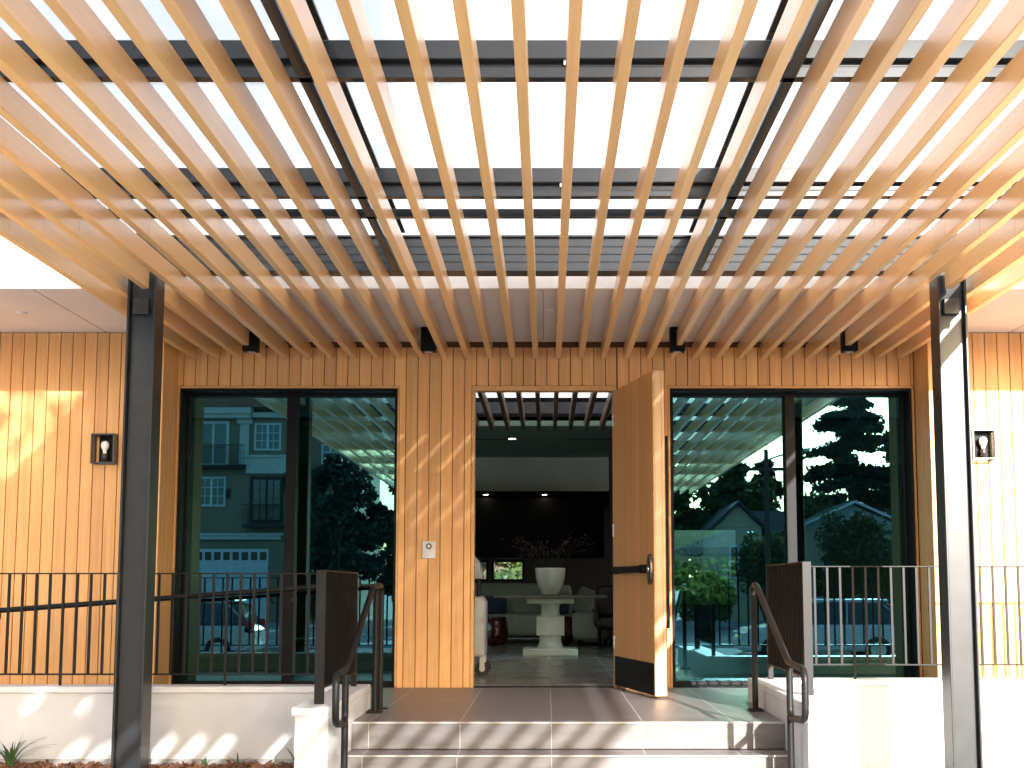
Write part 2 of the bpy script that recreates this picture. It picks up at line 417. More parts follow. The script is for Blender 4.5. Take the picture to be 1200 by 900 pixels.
# ------------------------------------------------------------------ the building
bld = thing('entrance_building', 'low modern building clad in vertical orange timber with white eaves and dark framed glazing', 'building', (0, W, 0))
WL, WR = (-3.361, -1.368), (1.126, 3.338)          # window openings in x
DO = (-.657, .602)                                 # door opening
WT, DT = 2.705, 2.682
def boards(mb, x0, x1, y, zr, t=.02):
    """vertical boards from x0 to x1 in PITCH columns; zr(xc) gives (z0, z1)"""
    k0 = math.floor(x0 / PITCH); k1 = math.ceil(x1 / PITCH)
    for k in range(k0, k1):
        a = max(x0, k * PITCH + .003); b = min(x1, (k + 1) * PITCH - .003)
        if b - a < .012: continue
        for z0, z1 in zr((a + b) / 2): mb.box(a, b, y, y + t, z0, z1)
cw = MB()
boards(cw, -3.40, WL[0] - .022, W, lambda x: [(0, 3.085)])
boards(cw, WL[0] - .022, WL[1] + .022, W, lambda x: [(WT + .024, 3.085)])
boards(cw, WL[1] + .022, DO[0] - .034, W, lambda x: [(0.0, 3.085)])
boards(cw, DO[0] - .034, DO[1] + .034, W, lambda x: [(DT + .048, 3.085)])
boards(cw, DO[1] + .036, WR[0] - .022, W, lambda x: [(0.0, 3.085)])
boards(cw, WR[0] - .022, WR[1] + .022, W, lambda x: [(WT + .024, 3.085)])
cw.build('timber_wall', 'clad', bld, bevel=.0025)
bk = MB()
for x0, x1, z0, z1 in ((-3.44, 3.42, 2.76, 3.139), (WL[1] + .02, DO[0] - .03, 0, 2.76), (DO[1] + .03, WR[0] - .02, 0, 2.76), (-3.44, WL[0] - .02, 0, 2.76), (WR[1] + .02, 3.42, 0, 2.76)):
    bk.box(x0, x1, W + .012, YG + .06, z0, z1)
bk.build('wall_core', 'gap', bld)
for nm, sg in (('l', -1), ('r', 1)):
    ow = MB(); x0, x1 = (-9.4, -3.385) if sg < 0 else (3.365, 9.4)
    boards(ow, x0, x1, WO, lambda x: [(0.0, SOF - .004)])
    ow.build('timber_wall', 'clad', bld, bevel=.0025)
    # timber return of the recess
    rt = MB()
    xr = -3.385 if sg < 0 else 3.365
    for j in range(4):
        y0 = WO + .0215 + j * .104; rt.box(xr - .02 if sg < 0 else xr, xr if sg < 0 else xr + .02, y0, min(y0 + .1, W - .002), 0.0, SOF - .004)
    rt.build('recess_side', 'clad', bld, bevel=.002)
    bc = MB(); 
    if sg < 0: bc.box(-9.4, -3.442, WO + .021, YG + .06, 0.001, SOF - .001)
    else: bc.box(3.422, 9.4, WO + .021, YG + .06, 0.001, SOF - .001)
    bc.build('wall_core', 'gap', bld)
# eaves
so = MB(); so.box(-9.4, 9.4, 9.48, 11.9, SOF, SOF + .02)
so.build('soffit', 'soffit', bld)
fa = MB(); fa.box(-9.4, 9.4, 9.44, 9.479, SOF - .012, SOF + .40); fa.build('fascia', 'fascia', bld, bevel=.002)
rf = MB(); ra, rb = SOF + .06, SOF + .38
rf.box(-9.4, 9.4, 9.482, 12.3, ra, rb); rf.box(-9.4, 9.4, 17.0, 23.3, ra, rb); rf.box(-9.4, -2.4, 12.3, 17.0, ra, rb); rf.box(2.4, 9.4, 12.3, 17.0, ra, rb); rf.build('roof', 'roofd', bld)
MB().box(-2.4, 2.4, 12.3, 17.0, SOF + .25, SOF + .262).build('added_skylight_pane', 'opalsolid', bld)  # skylight added over the lobby to brighten the interior
sj = MB()
for x in (-.03, -3.9, 4.1): MB().box(x - .002, x + .002, 9.49, 11.5, SOF - .0015, SOF + .001).build('soffit_joint', 'gap', bld)
for x, y in ((0.02, 10.25), (-4.32, 10.35)):
    d = MB(); d.lathe([(0, -.012), (.03, -.012), (.045, -.006), (.045, 0)], (x, y, SOF)); d.build('sprinkler_cover', 'fascia', bld)

def window(x0, x1, mull, label=None):
    fr = MB(); t = .045; y0, y1 = YG - .05, YG + .05
    fr.box(x0, x1, W + .018, y0 - .001, WT - .022, WT); fr.box(x0, x0 + .022, W + .018, y0 - .001, .012, WT - .0225); fr.box(x1 - .022, x1, W + .018, y0 - .001, .012, WT - .0225); fr.box(x0, x1, W + .018, y0 - .001, .001, .0115)
    fr.box(x0, x1, y0, y1, WT - t, WT); fr.box(x0, x1, y0, y1, 0.001, .045)
    fr.box(x0, x0 + t, y0, y1, .045, WT - t); fr.box(x1 - t, x1, y0, y1, .045, WT - t)
    fr.box(mull - .045, mull + .045, y0 - .03, y1, .045, WT - t)
    w = fr.build('window', 'frame', bld, bevel=.002)
    for a, b in ((x0 + t, mull - .045), (mull + .045, x1 - t)):
        MB().box(a - .005, b + .005, YG - .004, YG + .004, .04, WT - t + .005).build('pane', 'winglass', w)
    tr = MB(); tr.box(x0 - .02, x1 + .02, W - .004, W + .04, WT + .002, WT + .022)
    tr.box(x0 - .02, x0 - .002, W - .004, W + .04, 0.0, WT + .001); tr.box(x1 + .002, x1 + .02, W - .004, W + .04, 0.0, WT + .001)
    tr.build('sill' if False else 'window_trim', 'trim', w, bevel=.002)
    return w
window(*WL, -2.365); window(*WR, 2.25)

# doorway frame and open door leaf
dfm = MB(); dfm.box(DO[0] - .032, DO[0], W - .012, W + .12, 0, DT); dfm.box(DO[1], DO[1] + .034, W + .001, W + .12, 0, DT)
dfm.box(DO[0] - .032, DO[1] + .034, W - .012, W + .12, DT + .001, DT + .045)
fo = dfm.build('door_frame', 'trim', bld, bevel=.003)
MB().box(DO[0], DO[1], W + .02, W + .058, -.001, .012).build('threshold', 'black', fo)
hx, hy = DO[1] + .004, W - .016
fx, fy = .868, 10.41
du = Vector((fx - hx, fy - hy, 0)); L = du.length; du.normalize(); dn = Vector((-du.y, du.x, 0)); TH = .10
if dn.x < 0: dn = -dn
UZ = Vector((0, 0, 1)); O = Vector((hx, hy, 0))
D0 = MB().obox(O, du, dn, UZ, (0, L), (.004, TH - .004), (.025, 2.672))
door = D0.build('door', 'edgew', bld, bevel=.003)
sk = MB()
nb = 13
for k in range(nb):
    a, b = L * k / nb, L * (k + 1) / nb
    sk.obox(O, du, dn, UZ, (a + .0007, b - .0007), (0, .0035), (.027, 2.67)); sk.obox(O, du, dn, UZ, (a + .0007, b - .0007), (TH - .0035, TH), (.027, 2.67))
doorskin_m = wood('door_skin', (.70, .35, .115), 'Z', .0205, rough=.42, var=.09, grain=.13)
sk.build('door_face', doorskin_m, door)
eg = MB()
eg.obox(O, du, dn, UZ, (L - .001, L + .0035), (.012, .016), (.03, 2.668)); eg.obox(O, du, dn, UZ, (L - .001, L + .0035), (.072, .076), (.03, 2.668))
eg.build('edge_strip', 'trim', door)
MB().obox(O, du, dn, UZ, (.02, L - .012), (-.005, -.0005), (.028, .285)).build('kick_plate', 'black', door, bevel=.001)
pb = MB(); pb.obox(O, du, dn, UZ, (.10, L - .13), (-.062, -.030), (1.015, 1.072)); pb.obox(O, du, dn, UZ, (.08, .16), (-.062, -.001), (1.012, 1.075))
pb.obox(O, du, dn, UZ, (L - .22, L - .16), (-.068, -.001), (1.010, 1.078))
pb.build('push_bar', 'black', door, bevel=.004)
es = MB()
def disc(mb, c, u, v, n_, ru, rv, t, seg=28):
    c = Vector(c); vs = [c + u * ru * math.cos(2*math.pi*k/seg) + v * rv * math.sin(2*math.pi*k/seg) for k in range(seg)]
    vs2 = [p + n_ * t for p in vs]
    mb.add(vs + vs2, [(k, (k+1) % seg, seg+(k+1) % seg, seg+k) for k in range(seg)] + [tuple(range(seg))[::-1], tuple(range(seg, 2*seg))])
cpt = O + du * (L - .075) + UZ * 1.04
disc(es, cpt - dn * .0005, du, UZ, -dn, .052, .125, .026); es.build('latch_case', 'brass', door, bevel=.006, seg=2)
l2 = MB(); disc(l2, cpt - dn * .027, du, UZ, -dn, .028, .028, .012); l2.build('lock_cylinder', 'chrome', door, bevel=.003)
for z in (.66, 2.02):
    kh = MB(); disc(kh, O + du * (L - .085) + UZ * z - dn * .0005, du, UZ, -dn, .007, .007, .003, 12); kh.build('screw_cap', 'black', door)
ph = MB(); ph.obox(O, du, dn, UZ, (L - .12, L - .085), (TH + .028, TH + .055), (.56, 2.14)); 
for z in (.75, 1.95): ph.obox(O, du, dn, UZ, (L - .112, L - .093), (TH, TH + .028), (z, z + .03))
ph.build('pull_handle', 'black', door, bevel=.003)
for z in (.35, 1.35, 2.35): MB().tube([(hx - .004, hy + .002, z), (hx - .004, hy + .002, z + .11)], .009, 10).build('hinge', 'chrome', door)

# interior shell
ins = MB()
for a in (-9.5, 9.401):
    ins = MB(); ins.box(a, a + .1, W - .6, 14, -.5, SOF + .06); ins.box(a, a + .1, 21.5, 22.7, -.5, SOF + .06); ins.box(a, a + .1, 14, 21.5, -.5, .5); ins.box(a, a + .1, 14, 21.5, 2.8, SOF + .06)  # unseen side walls, large openings added to let daylight into the lobby
    ins.build('side_wall', 'inwall', bld)
YB = 22.5
bw = MB()   # back wall with openings
ops = [(-1.60, -1.03, .995, 1.36), (-.965, -.40, .995, 1.36), (2.15, 3.35, .55, 1.92)]
xs = sorted({-9.4, 9.4} | {a for o in ops for a in o[:2]})
for a, b in zip(xs[:-1], xs[1:]):
    op = [o for o in ops if o[0] <= a + 1e-6 and o[1] >= b - 1e-6]
    if op: bw.box(a, b, YB, YB + .12, 0, op[0][2]); bw.box(a, b, YB, YB + .12, op[0][3], SOF + .05)
    else: bw.box(a, b, YB, YB + .12, 0, SOF + .05)
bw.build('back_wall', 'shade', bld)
for o in ops:
    w = MB(); t = .035
    w.box(o[0], o[1], YB + .02, YB + .08, o[2], o[2] + t); w.box(o[0], o[1], YB + .02, YB + .08, o[3] - t, o[3]); w.box(o[0], o[0] + t, YB + .02, YB + .08, o[2] + t, o[3] - t); w.box(o[1] - t, o[1], YB + .02, YB + .08, o[2] + t, o[3] - t)
    ww = w.build('rear_window', 'frame', bld); MB().box(o[0] + t, o[1] - t, YB + .045, YB + .05, o[2] + t, o[3] - t).build('pane', 'clearglass', ww)
lc = MB(); lc.box(-9.4, 9.4, 17.1, YB, 3.05, 3.12); lc.build('lounge_ceiling', 'inceil', bld)
for a, b in ((-9.4, -2.4), (2.4, 9.4)): MB().box(a, b, YG + .07, 17.09, 3.16, 3.19).build('lobby_ceiling', 'whiteceil', bld)
for x0, x1, y in ((-1.3, -.44, 18.65), (.3, .98, 18.65)): MB().box(x0, x1, y, y + .045, 3.046, 3.0505).build('air_slot', 'dark', bld)
# upper wall and dark hood over the seating
up = MB(); up.box(-2.6, 1.5, 21.3, 21.42, 2.42, 3.049); up.build('upper_wall', 'inwall', bld)
hd = MB(); hd.box(-2.6, .915, 20.5, 21.29, 1.36, 2.33); hd.build('chimney_hood', 'dark', bld, bevel=.02)
sh = MB(); sh.box(-2.6, 1.2, 20.35, 21.29, 2.36, 2.41); sh.build('lit_shelf', 'dark', bld)
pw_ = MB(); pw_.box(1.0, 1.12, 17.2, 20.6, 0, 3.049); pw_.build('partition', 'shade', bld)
tc = MB(); tc.box(-2.6, 1.2, 21.45, YB - .01, 2.30, 2.345); tc.build('niche_ceiling', 'dark', bld)

# interior slatted ceiling
isl = thing('interior_slat_ceiling', 'dark timber slats on black beams seen through the top of the open doorway', 'slatted ceiling', (0, 14.4, SZ0))
s0 = None
for k in range(-10, 10):
    x = (k + .5) * .2085
    if s0 is None:
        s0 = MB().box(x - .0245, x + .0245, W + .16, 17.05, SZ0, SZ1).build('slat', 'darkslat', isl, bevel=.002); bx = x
    else:
        c = s0.copy(); COL.objects.link(c); c.location.x = x - bx
for y in (13.2, 15.2, 16.6): MB().box(-2.3, 2.3, y, y + .07, SZ1 + .001, SZ1 + .045).build('beam', 'dark', isl)

# ------------------------------------------------------------------ canopy
can = thing('entrance_canopy', 'timber slat canopy on black steel beams and columns under frosted glass over the porch', 'canopy', (0, 6, SZ0))
YF = -5.2  # unseen front end, stretched forward so the slats shade the steps
ends = {}
sproto = None; bx = 0
for k in range(-16, 16):
    x = (k + .5) * .2085
    cut = abs(abs(x) - 2.815) < .03
    if cut:
        mb = MB().box(x - .0245, x + .0245, YF, 7.449, SZ0, SZ1).box(x - .0245, x + .0245, 7.452, 8.80, SZ0, SZ1).box(x - .0245, x + .0245, 9.04, 11.56, SZ0, SZ1)
        mb.build('slat', 'slat', can, bevel=.0025)
    elif sproto is None:
        sproto = MB().box(x - .0245, x + .0245, YF, 7.449, SZ0, SZ1).box(x - .0245, x + .0245, 7.452, 11.575, SZ0, SZ1).build('slat', 'slat', can, bevel=.0025); bx = x
    else:
        c = sproto.copy(); COL.objects.link(c); c.location.x = x - bx
bt = SZ1 + .002
def tube_beam(y, z0=bt, h=.052, w=.055): 
    return MB().box(-3.2, 3.2, y, y + w, z0, z0 + h).build('purlin', 'steel', can, bevel=.004)
for y in (-4.6, -1.6, .6, 2.9, 5.387, 7.10):
    tube_beam(y)
    MB().box(-3.2, -1.125, y - .03, y + .07, bt + .074, bt + .16).box(-.995, .995, y - .03, y + .07, bt + .074, bt + .16).box(1.125, 3.2, y - .03, y + .07, bt + .074, bt + .16).build('cross_beam', 'steel', can, bevel=.004)
    MB().box(-3.2, 3.2, y + .012, y + .03, bt + .0525, bt + .0735).build('gap_strip', 'steel', can)  # dark strip added to stop light showing under the cross beam
    for x in (-2.75, .085, 2.7):
        cl = MB(); cl.box(x - .012, x + .012, y - .016, y + .008, bt + .0525, bt + .074); cl.tube([(x, y - .02, bt + .05), (x + .02, y - .02, bt + .035)], .007, 8)
        cl.build('clamp', 'chrome', can)
MB().box(-3.2, 3.2, 7.50, 7.55, bt, bt + .05).build('purlin', 'steel', can, bevel=.004)
for sg in (-1, 1):
    lb = MB(); xc = sg * 1.06
    lb.box(xc - .028, xc + .028, YF, 8.82, bt, bt + .012); lb.box(xc - .008, xc + .008, YF, 8.82, bt + .012, bt + .27); lb.box(xc - .062, xc + .062, YF, 8.82, bt + .27, bt + .285)
    lb.build('main_beam', 'steel', can, bevel=.002)
gd = MB(); gd.box(-2.74, 2.74, 8.86, 8.88, bt + .014, bt + .246); gd.box(-2.74, 2.74, 8.83, 8.99, bt, bt + .014); gd.box(-2.74, 2.74, 8.83, 8.99, bt + .246, bt + .26)
for z in (.07, .125, .18): gd.box(-2.74, 2.74, 8.853, 8.8605, bt + z, bt + z + .008)
gd.build('girder', 'gutter', can, bevel=.002)
pans = [(-3.3, -1.66), (-1.654, -.123), (-.117, 1.66), (1.666, 3.3)]
for a, b in pans[2:]:
    MB().box(a, b, -2.3, .696, bt + .30, bt + .312).build('roof_pane', 'opal', can)  # unseen extra panes, added to weaken the sun stripes on the steps
for a, b in pans:
    for y0, y1 in ((.7, 3.4), (3.404, 6.2), (6.204, 9.42)):
        MB().box(a, b, y0, y1, bt + .30, bt + .312).build('roof_pane', 'opal', can)
for sg in (-1, 1):
    x0, x1 = (2.745, 2.947) if sg > 0 else (-2.947, -2.745)
    cm = MB(); y0, y1 = 8.82, 9.02; zb = -.60; zt = bt + .286
    cm.box(x0, x0 + .016, y0, y1, zb, zt); cm.box(x1 - .016, x1, y0, y1, zb, zt); cm.box(x0 + .016, x1 - .016, y0 + .05, y0 + .062, zb, zt)
    cm.box(x0 + .018, x1 - .018, y0 + .063, y1, 2.88, 2.895)
    co = cm.build('column', 'col', can, bevel=.004, seg=2)
    jb = MB(); jx = (x0 + x1) / 2 - .005; jb.box(jx - .055, jx + .055, y0 + .004, y0 + .049, 2.80, 2.915); jb.build('junction_box', 'steel', co, bevel=.006, seg=2)
    bp_ = MB(); bp_.box(x0 - .09, x1 + .09, y0 - .08, y1 + .08, -.45, -.425)
    bp_.build('base_plate', 'steel', co, bevel=.003)

# ------------------------------------------------------------------ soffit downlights
def downlight(x, label):
    t = thing('downlight', label, 'downlight', (x, 10.98, SZ0), group='black box downlights among the canopy slats')
    MB().box(x - .064, x + .064, 10.92, 11.04, 2.93, 3.138).build('housing', 'black', t, bevel=.006, seg=2)
    MB().lathe([(0, -.001), (.03, -.001), (.034, -.004), (.038, -.004)], (x, 10.98, 2.93)).build('lens', 'silver', t)
for x, l in ((-2.575, 'black box downlight between the slats beside the left column'), (-1.03, 'black box downlight above the wall between left window and doorway'),
             (1.133, 'black box downlight above the open door and right window corner'), (2.63, 'black box downlight between the slats beside the right column')):
    downlight(x, l)

# ------------------------------------------------------------------ wall lanterns
def lantern(x, z, label, y=WO):
    t = thing('wall_lantern', label, 'wall lamp', (x, y, z), group='square lanterns on the outer timber walls')
    w, h, d, e = .205, .262, .115, .013
    fr = MB()
    for zz in (z - h/2, z + h/2 - e):
        for yy in (y - d, y - e - .002): fr.box(x - w/2, x + w/2, yy, yy + e, zz, zz + e)
        for xx in (x - w/2, x + w/2 - e): fr.box(xx, xx + e, y - d + e, y - e - .002, zz, zz + e)
    for xx in (x - w/2, x + w/2 - e):
        for yy in (y - d, y - e - .002): fr.box(xx, xx + e, yy, yy + e, z - h/2 + e, z + h/2 - e)
    fr.build('frame', 'lampm', t)
    MB().box(x - w/2 + .04, x + w/2 - .02, y - .010, y - .0005, z - h/2 + .014, z + h/2 - .014).build('back_plate', 'black', t)
    MB().box(x - w/2 + .004, x + w/2 - .004, y - .09, y - .012, z + h/2 - .012, z + h/2 - .004).build('top_plate', 'lampm', t)
    MB().lathe([(0, -.10), (.026, -.10), (.026, -.045), (.02, -.04), (0, -.04)], (x + .005, y - .06, z)).build('socket', 'lampm', t)
    MB().lathe([(.014, -.04), (.018, -.015), (.032, .012), (.036, .035), (.03, .056), (.015, .068), (0, .071)], (x + .005, y - .06, z)).build('bulb', 'bulb', t)
    for a in (x - w/2 + .004, x + w/2 - .008): MB().box(a, a + .003, y - d + e, y - e - .003, z - h/2 + e, z + h/2 - e).build('glass_side', 'lampglass', t)
lantern(-3.86, 2.093, 'black square lantern with a white bulb on the shaded wall beside the left column')
lantern(3.80, 2.13, 'square lantern with a white bulb on the sunlit wall beside the right column')

# ------------------------------------------------------------------ door intercom
ic = thing('door_intercom', 'small silver intercom panel on the timber wall left of the doorway', 'intercom', (-1.066, W, 1.23))
MB().box(-1.125, -1.008, W - .022, W - .0005, 1.152, 1.308).build('panel', 'silver', ic, bevel=.004, seg=2)
q = MB(); q.add([(0, 0, 0)], []); q = MB()
disc(q, (-1.066, W - .0225, 1.262), Vector((1, 0, 0)), UZ, Vector((0, -1, 0)), .026, .026, .003); q.build('speaker_ring', 'rubber', ic)
q = MB(); disc(q, (-1.066, W - .026, 1.262), Vector((1, 0, 0)), UZ, Vector((0, -1, 0)), .015, .015, .003); q.build('camera_lens', 'chrome', ic)
q = MB(); disc(q, (-1.066, W - .0225, 1.195), Vector((1, 0, 0)), UZ, Vector((0, -1, 0)), .009, .009, .004, 16); q.build('button', 'chrome', ic)

# ------------------------------------------------------------------ low walls and stair cheeks
def lowwall(label, x0, x1, y0, y1, z0, zt=.18, ends='', footing=None):
    t = thing('low_wall', label, 'wall', ((x0 + x1)/2, (y0 + y1)/2, z0))
    MB().box(x0, x1, y0, y1, z0, zt - .045).build('wall_face', 'stucco', t)
    cx0, cx1, cy0 = x0 - (.018 if 'l' in ends else 0), x1 + (.018 if 'r' in ends else 0), y0 - .02
    MB().box(cx0, cx1, cy0, y1 + (.018 if 'b' in ends else 0), zt - .045, zt).build('cap', 'cap', t, bevel=.004)
    if footing: MB().box(x0, x1, y0 + .012, y1 - .012, z0 - .2, z0 - .0005).build('footing', 'foot', t)
    return t
lowwall('long white stucco wall along the ramp left of the steps', -9.4, SXL - .20, 9.40, 9.60, -.335, ends='b', footing=1)
lowwall('white stucco cheek wall capped beside the left end of the steps', SXL - .198, SXL - .001, 7.76, 9.60, -.56, .181, ends='l')
lowwall('long sunlit white stucco wall right of the steps', 1.872, 9.4, 10.08, 10.28, -.62, ends='b')
lowwall('sunlit white stucco cheek wall capped beside the right end of the steps', SXR + .001, 1.87, 7.93, 10.28, -.56, .181, ends='r')

# ------------------------------------------------------------------ guard rails
def guard_x(label, x0, x1, y, zb, zr, zt, spacing, first_post, post_step, posts_to, mat='rail'):
    t = thing('guard_rail', label, 'railing', ((x0 + x1)/2, y, zb))
    MB().box(x0, x1, y - .019, y + .019, zt - .01, zt).build('top_rail', mat, t, bevel=.0015)
    MB().box(x0, x1, y - .013, y + .013, zr, zr + .012).build('bottom_rail', mat, t, bevel=.0015)
    n = int((x1 - x0) / spacing); base = None; mb = None
    post = None
    for i in range(n + 1):
        x = x0 + .008 + i * spacing
        ispost = (i % post_step) == first_post
        if ispost:
            if post is None: post = MB().box(x - .008, x + .008, y - .011, y + .011, posts_to, zt - .0102).build('post', mat, t); px = x
            else: c = post.copy(); COL.objects.link(c); c.location.x = x - px
        else:
            if base is None: base = MB().box(x - .0085, x + .0085, y - .0085, y + .0085, zr + .0122, zt - .0102).build('baluster', mat, t); bx_ = x
            else: c = base.copy(); COL.objects.link(c); c.location.x = x - bx_
    return t
guard_x('long black guard rail on the white wall left of the steps', -8.9, SXL - .115, 9.50, .18, .255, 1.00, .1005, 5, 12, .18)
guard_x('sunlit guard rail on the white wall right of the steps', 1.80, 8.9, 10.15, .18, .285, 1.062, .1005, 6, 14, .18)
def guard_y(label, x, y0, y1, zt, zr, side):
    t = thing('stair_guard', label, 'railing', (x, (y0 + y1)/2, .18))
    MB().box(x - .030, x + .030, y0 - .006, y0 + .012, .182, zt).build('end_plate', 'rail', t, bevel=.002)
    MB().box(x - .02, x + .02, y1, y1 + .03, .182, zt).build('post', 'rail', t, bevel=.002)
    MB().box(x - .022, x + .022, y0 + .013, y1 - .001, zt - .012, zt).build('top_rail', 'rail', t, bevel=.0015)
    MB().box(x - .014, x + .014, y0 + .013, y1 - .001, zr, zr + .012).build('bottom_rail', 'rail', t, bevel=.0015)
    n = int((y1 - y0) / .055); b = None
    for i in range(1, n):
        y = y0 + (y1 - y0) * i / n
        if b is None: b = MB().box(x - .016, x + .016, y - .007, y + .007, zr + .0125, zt - .0125).build('baluster', 'raildark', t); by = y
        else: c = b.copy(); COL.objects.link(c); c.location.y = y - by
guard_y('short black guard of dense bars on the left cheek wall beside the steps', -1.40, 7.98, 9.38, 1.003, .27, -1)
guard_y('short black guard of dense bars on the right cheek wall beside the steps', 1.745, 8.64, 10.1, 1.068, .29, 1)

# ------------------------------------------------------------------ stair handrails
def handrail(label, x, yt, zt, y1, z1, yl, zl0, zl1, side):
    t = thing('stair_handrail', label, 'handrail', (x, yt, 0))
    r = .0215
    yp = y1 - .05
    MB().tube([(x, yt, .012), (x, yt, zt), (x, yt - .16, zt - .01), (x, y1, z1), (x, yl, z1 - .012), (x, yl, zl1), (x, y1 - .02, zl1 - .035), (x, y1 - .02, z1 - .03)], r, 14, fillet=.075).build('rail', 'rail', t)
    MB().tube([(x, y1 - .02, -.37), (x, y1 - .02, zl1 - .02)], r, 14).build('lower_post', 'rail', t)
    fl = MB().box(x - .055, x + .055, yt - .05, yt + .05, .0, .012)
    for a in (-.038, .038):
        for b in (-.034, .034): fl.lathe([(0, .022), (.008, .022), (.009, .012)], (x + a, yt + b, 0), 8)
    fl.build('base_plate', 'rail', t)
    return t
hl = handrail('black tube handrail with a looped end on the left side of the steps', -1.236, 9.32, .905, 7.98, .395, 7.60, .39, .10, -1)
q = MB().tube([(-1.236, 9.62, .012), (-1.236, 9.62, .905), (-1.236, 9.32, .905)], .0205, 14, fillet=.07)
q.box(-1.29, -1.18, 9.57, 9.67, 0, .012); q.build('rear_post', 'rail', hl)
MB().tube([(-1.36, 9.36, .905), (-1.25, 9.36, .905)], .012, 10).build('bracket', 'rail', hl)
handrail('brown-black tube handrail with a looped end on the right side of the steps', 1.515, 9.45, .915, 8.12, .425, 7.62, .4, .12, 1)

# ramp handrail behind the left guard rail
rh = thing('ramp_handrail', 'sloping black tube handrail fixed behind the left guard rail', 'handrail', (-4, 9.72, .8))
MB().tube([(-8.4, 9.72, .40), (-4.1, 9.72, .722), (-1.62, 9.72, .905), (-1.45, 9.72, .905)], .02, 14, fillet=.05).build('rail', 'rail', rh)
bb = MB()
for x in (-6.2, -4.12, -2.98, -1.9):
    z = .722 + (x + 4.1) * .0738
    bb.tube([(x, 9.72, z - .02), (x, 9.72, z - .07), (x, 9.52, z - .09)], .008, 8, fillet=.02)
bb.build('bracket', 'rail', rh)

# ------------------------------------------------------------------ lobby furniture
tb = thing('pedestal_table', 'carved pale stone pedestal table with a long thin dark top inside the doorway', 'table', (.05, 17.2, 0))
cx, cy = .045, 17.25
ft = MB(); ft.box(cx - .36, cx + .36, cy - .36, cy + .36, 0, .085)
ft.build('base', 'stone', tb, bevel=.006)
nk = MB().lathe([(.19, .0855), (.165, .11), (.145, .17), (.145, .255)], (cx, cy, 0), 32); nk.build('lower_column', 'stone', tb)
MB().box(cx - .185, cx + .185, cy - .185, cy + .185, .256, .51).build('block', 'stone', tb, bevel=.006)
MB().lathe([(.135, .511), (.12, .55), (.12, .63), (.14, .676)], (cx, cy, 0), 32).build('upper_column', 'stone', tb)
MB().box(cx - .31, cx + .31, cy - .31, cy + .31, .677, .745).build('collar', 'stone', tb, bevel=.006)
MB().box(cx - .74, cx + .74, cy - .42, cy + .42, .746, .785).build('table_top', 'tabletop', tb, bevel=.004)
pt = thing('planter_pot', 'round pale glazed pot on the dark table top', 'pot', (.045, 17.2, .785))
MB().lathe([(0, 0), (.10, 0), (.115, .012), (.16, .10), (.195, .22), (.205, .34), (.203, .36), (.19, .36), (.185, .34), (.0, .32)], (.045, 17.2, .786), 40).build('bowl', 'pot', pt)
fl = thing('flower_arrangement', 'loose spray of dark red blossoms and twigs rising from the pale pot', 'flowers', (.045, 17.2, 1.12))
st_ = MB(); bl = MB()
for i in range(24):
    a = rnd.uniform(0, 6.28); sp = rnd.uniform(.1, .56); h = rnd.uniform(.18, .46)
    base = Vector((.045 + .08*math.cos(a), 17.2 + .08*math.sin(a), 1.12)); tip = Vector((.045 + sp*math.cos(a), 17.2 + sp*.7*math.sin(a), 1.12 + h))
    mid = (base + tip)/2 + Vector((0, 0, .10)); st_.tube([base, mid, tip], .0035, 5, fillet=.05, cap=False)
    for _ in range(13):
        p = tip + Vector((rnd.gauss(0, .055), rnd.gauss(0, .05), rnd.gauss(0, .045))) if rnd.random() < .75 else mid.lerp(tip, rnd.random()) + Vector((rnd.gauss(0, .03), rnd.gauss(0, .03), rnd.gauss(0, .03)))
        u = Vector((rnd.gauss(0, 1), rnd.gauss(0, 1), rnd.gauss(0, 1))).normalized(); v = u.orthogonal().normalized(); s = rnd.uniform(.009, .021)
        bl.add([p - u*s, p + v*s*.8, p + u*s, p - v*s*.8], [(0, 1, 2, 3)])
st_.build('stems', 'stem', fl); bl.build('blossoms', 'flower', fl)

def cushion(mb, c, d, rot=0):
    """soft block"""
    n = 8; vs = []; 
    x0, y0, z0 = d[0]/2, d[1]/2, d[2]/2
    b = bmesh.new(); bmesh.ops.create_cube(b, size=2); bmesh.ops.subdivide_edges(b, edges=b.edges, cuts=5, use_grid_fill=True)
    for v in b.verts:
        p = v.co; f = 1 - .10 * (abs(p.x)**4 + abs(p.y)**4 + abs(p.z)**4) / 3
        l = Vector((p.x * (1 - .08*(p.y**2*p.z**2)), p.y * (1 - .08*(p.x**2*p.z**2)), p.z * (1 - .16*(p.x**4 + p.y**4)*.5)))
        vs.append(Matrix.Rotation(rot, 3, 'Y') @ Vector((l.x*x0*f*1.05, l.y*y0*f*1.05, l.z*z0*f*1.05)) + Vector(c))
    b.verts.index_update(); mb.add(vs, [tuple(v.index for v in f.verts) for f in b.faces], True); b.free(); return mb
so_ = thing('sectional_sofa', 'low pale grey-green sectional sofa with a chaise behind the pedestal table', 'sofa', (-.2, 21, 0))
cushion(MB(), (-.8, 21.0, .29), (2.6, .9, .34)).build('seat', 'fabric', so_)
cushion(MB(), (.72, 20.55, .28), (.66, 1.7, .42)).build('chaise', 'fabric', so_)
cushion(MB(), (-.75, 21.36, .66), (2.3, .24, .58)).build('backrest', 'fabric', so_)
lg = None
for x, y in ((-1.9, 20.65), (.9, 19.8), (.5, 19.8), (.9, 21.3)): MB().lathe([(.02, 0), (.025, .09)], (x, y, 0), 10).build('leg', 'dark', so_)
tag(cushion(MB(), (-.32, 20.95, .60), (.46, .16, .30), .05).build('cushion', 'cushg'), 'grey cushion on the sofa left of the pedestal', 'cushion', 'cushions on the lobby sofa')
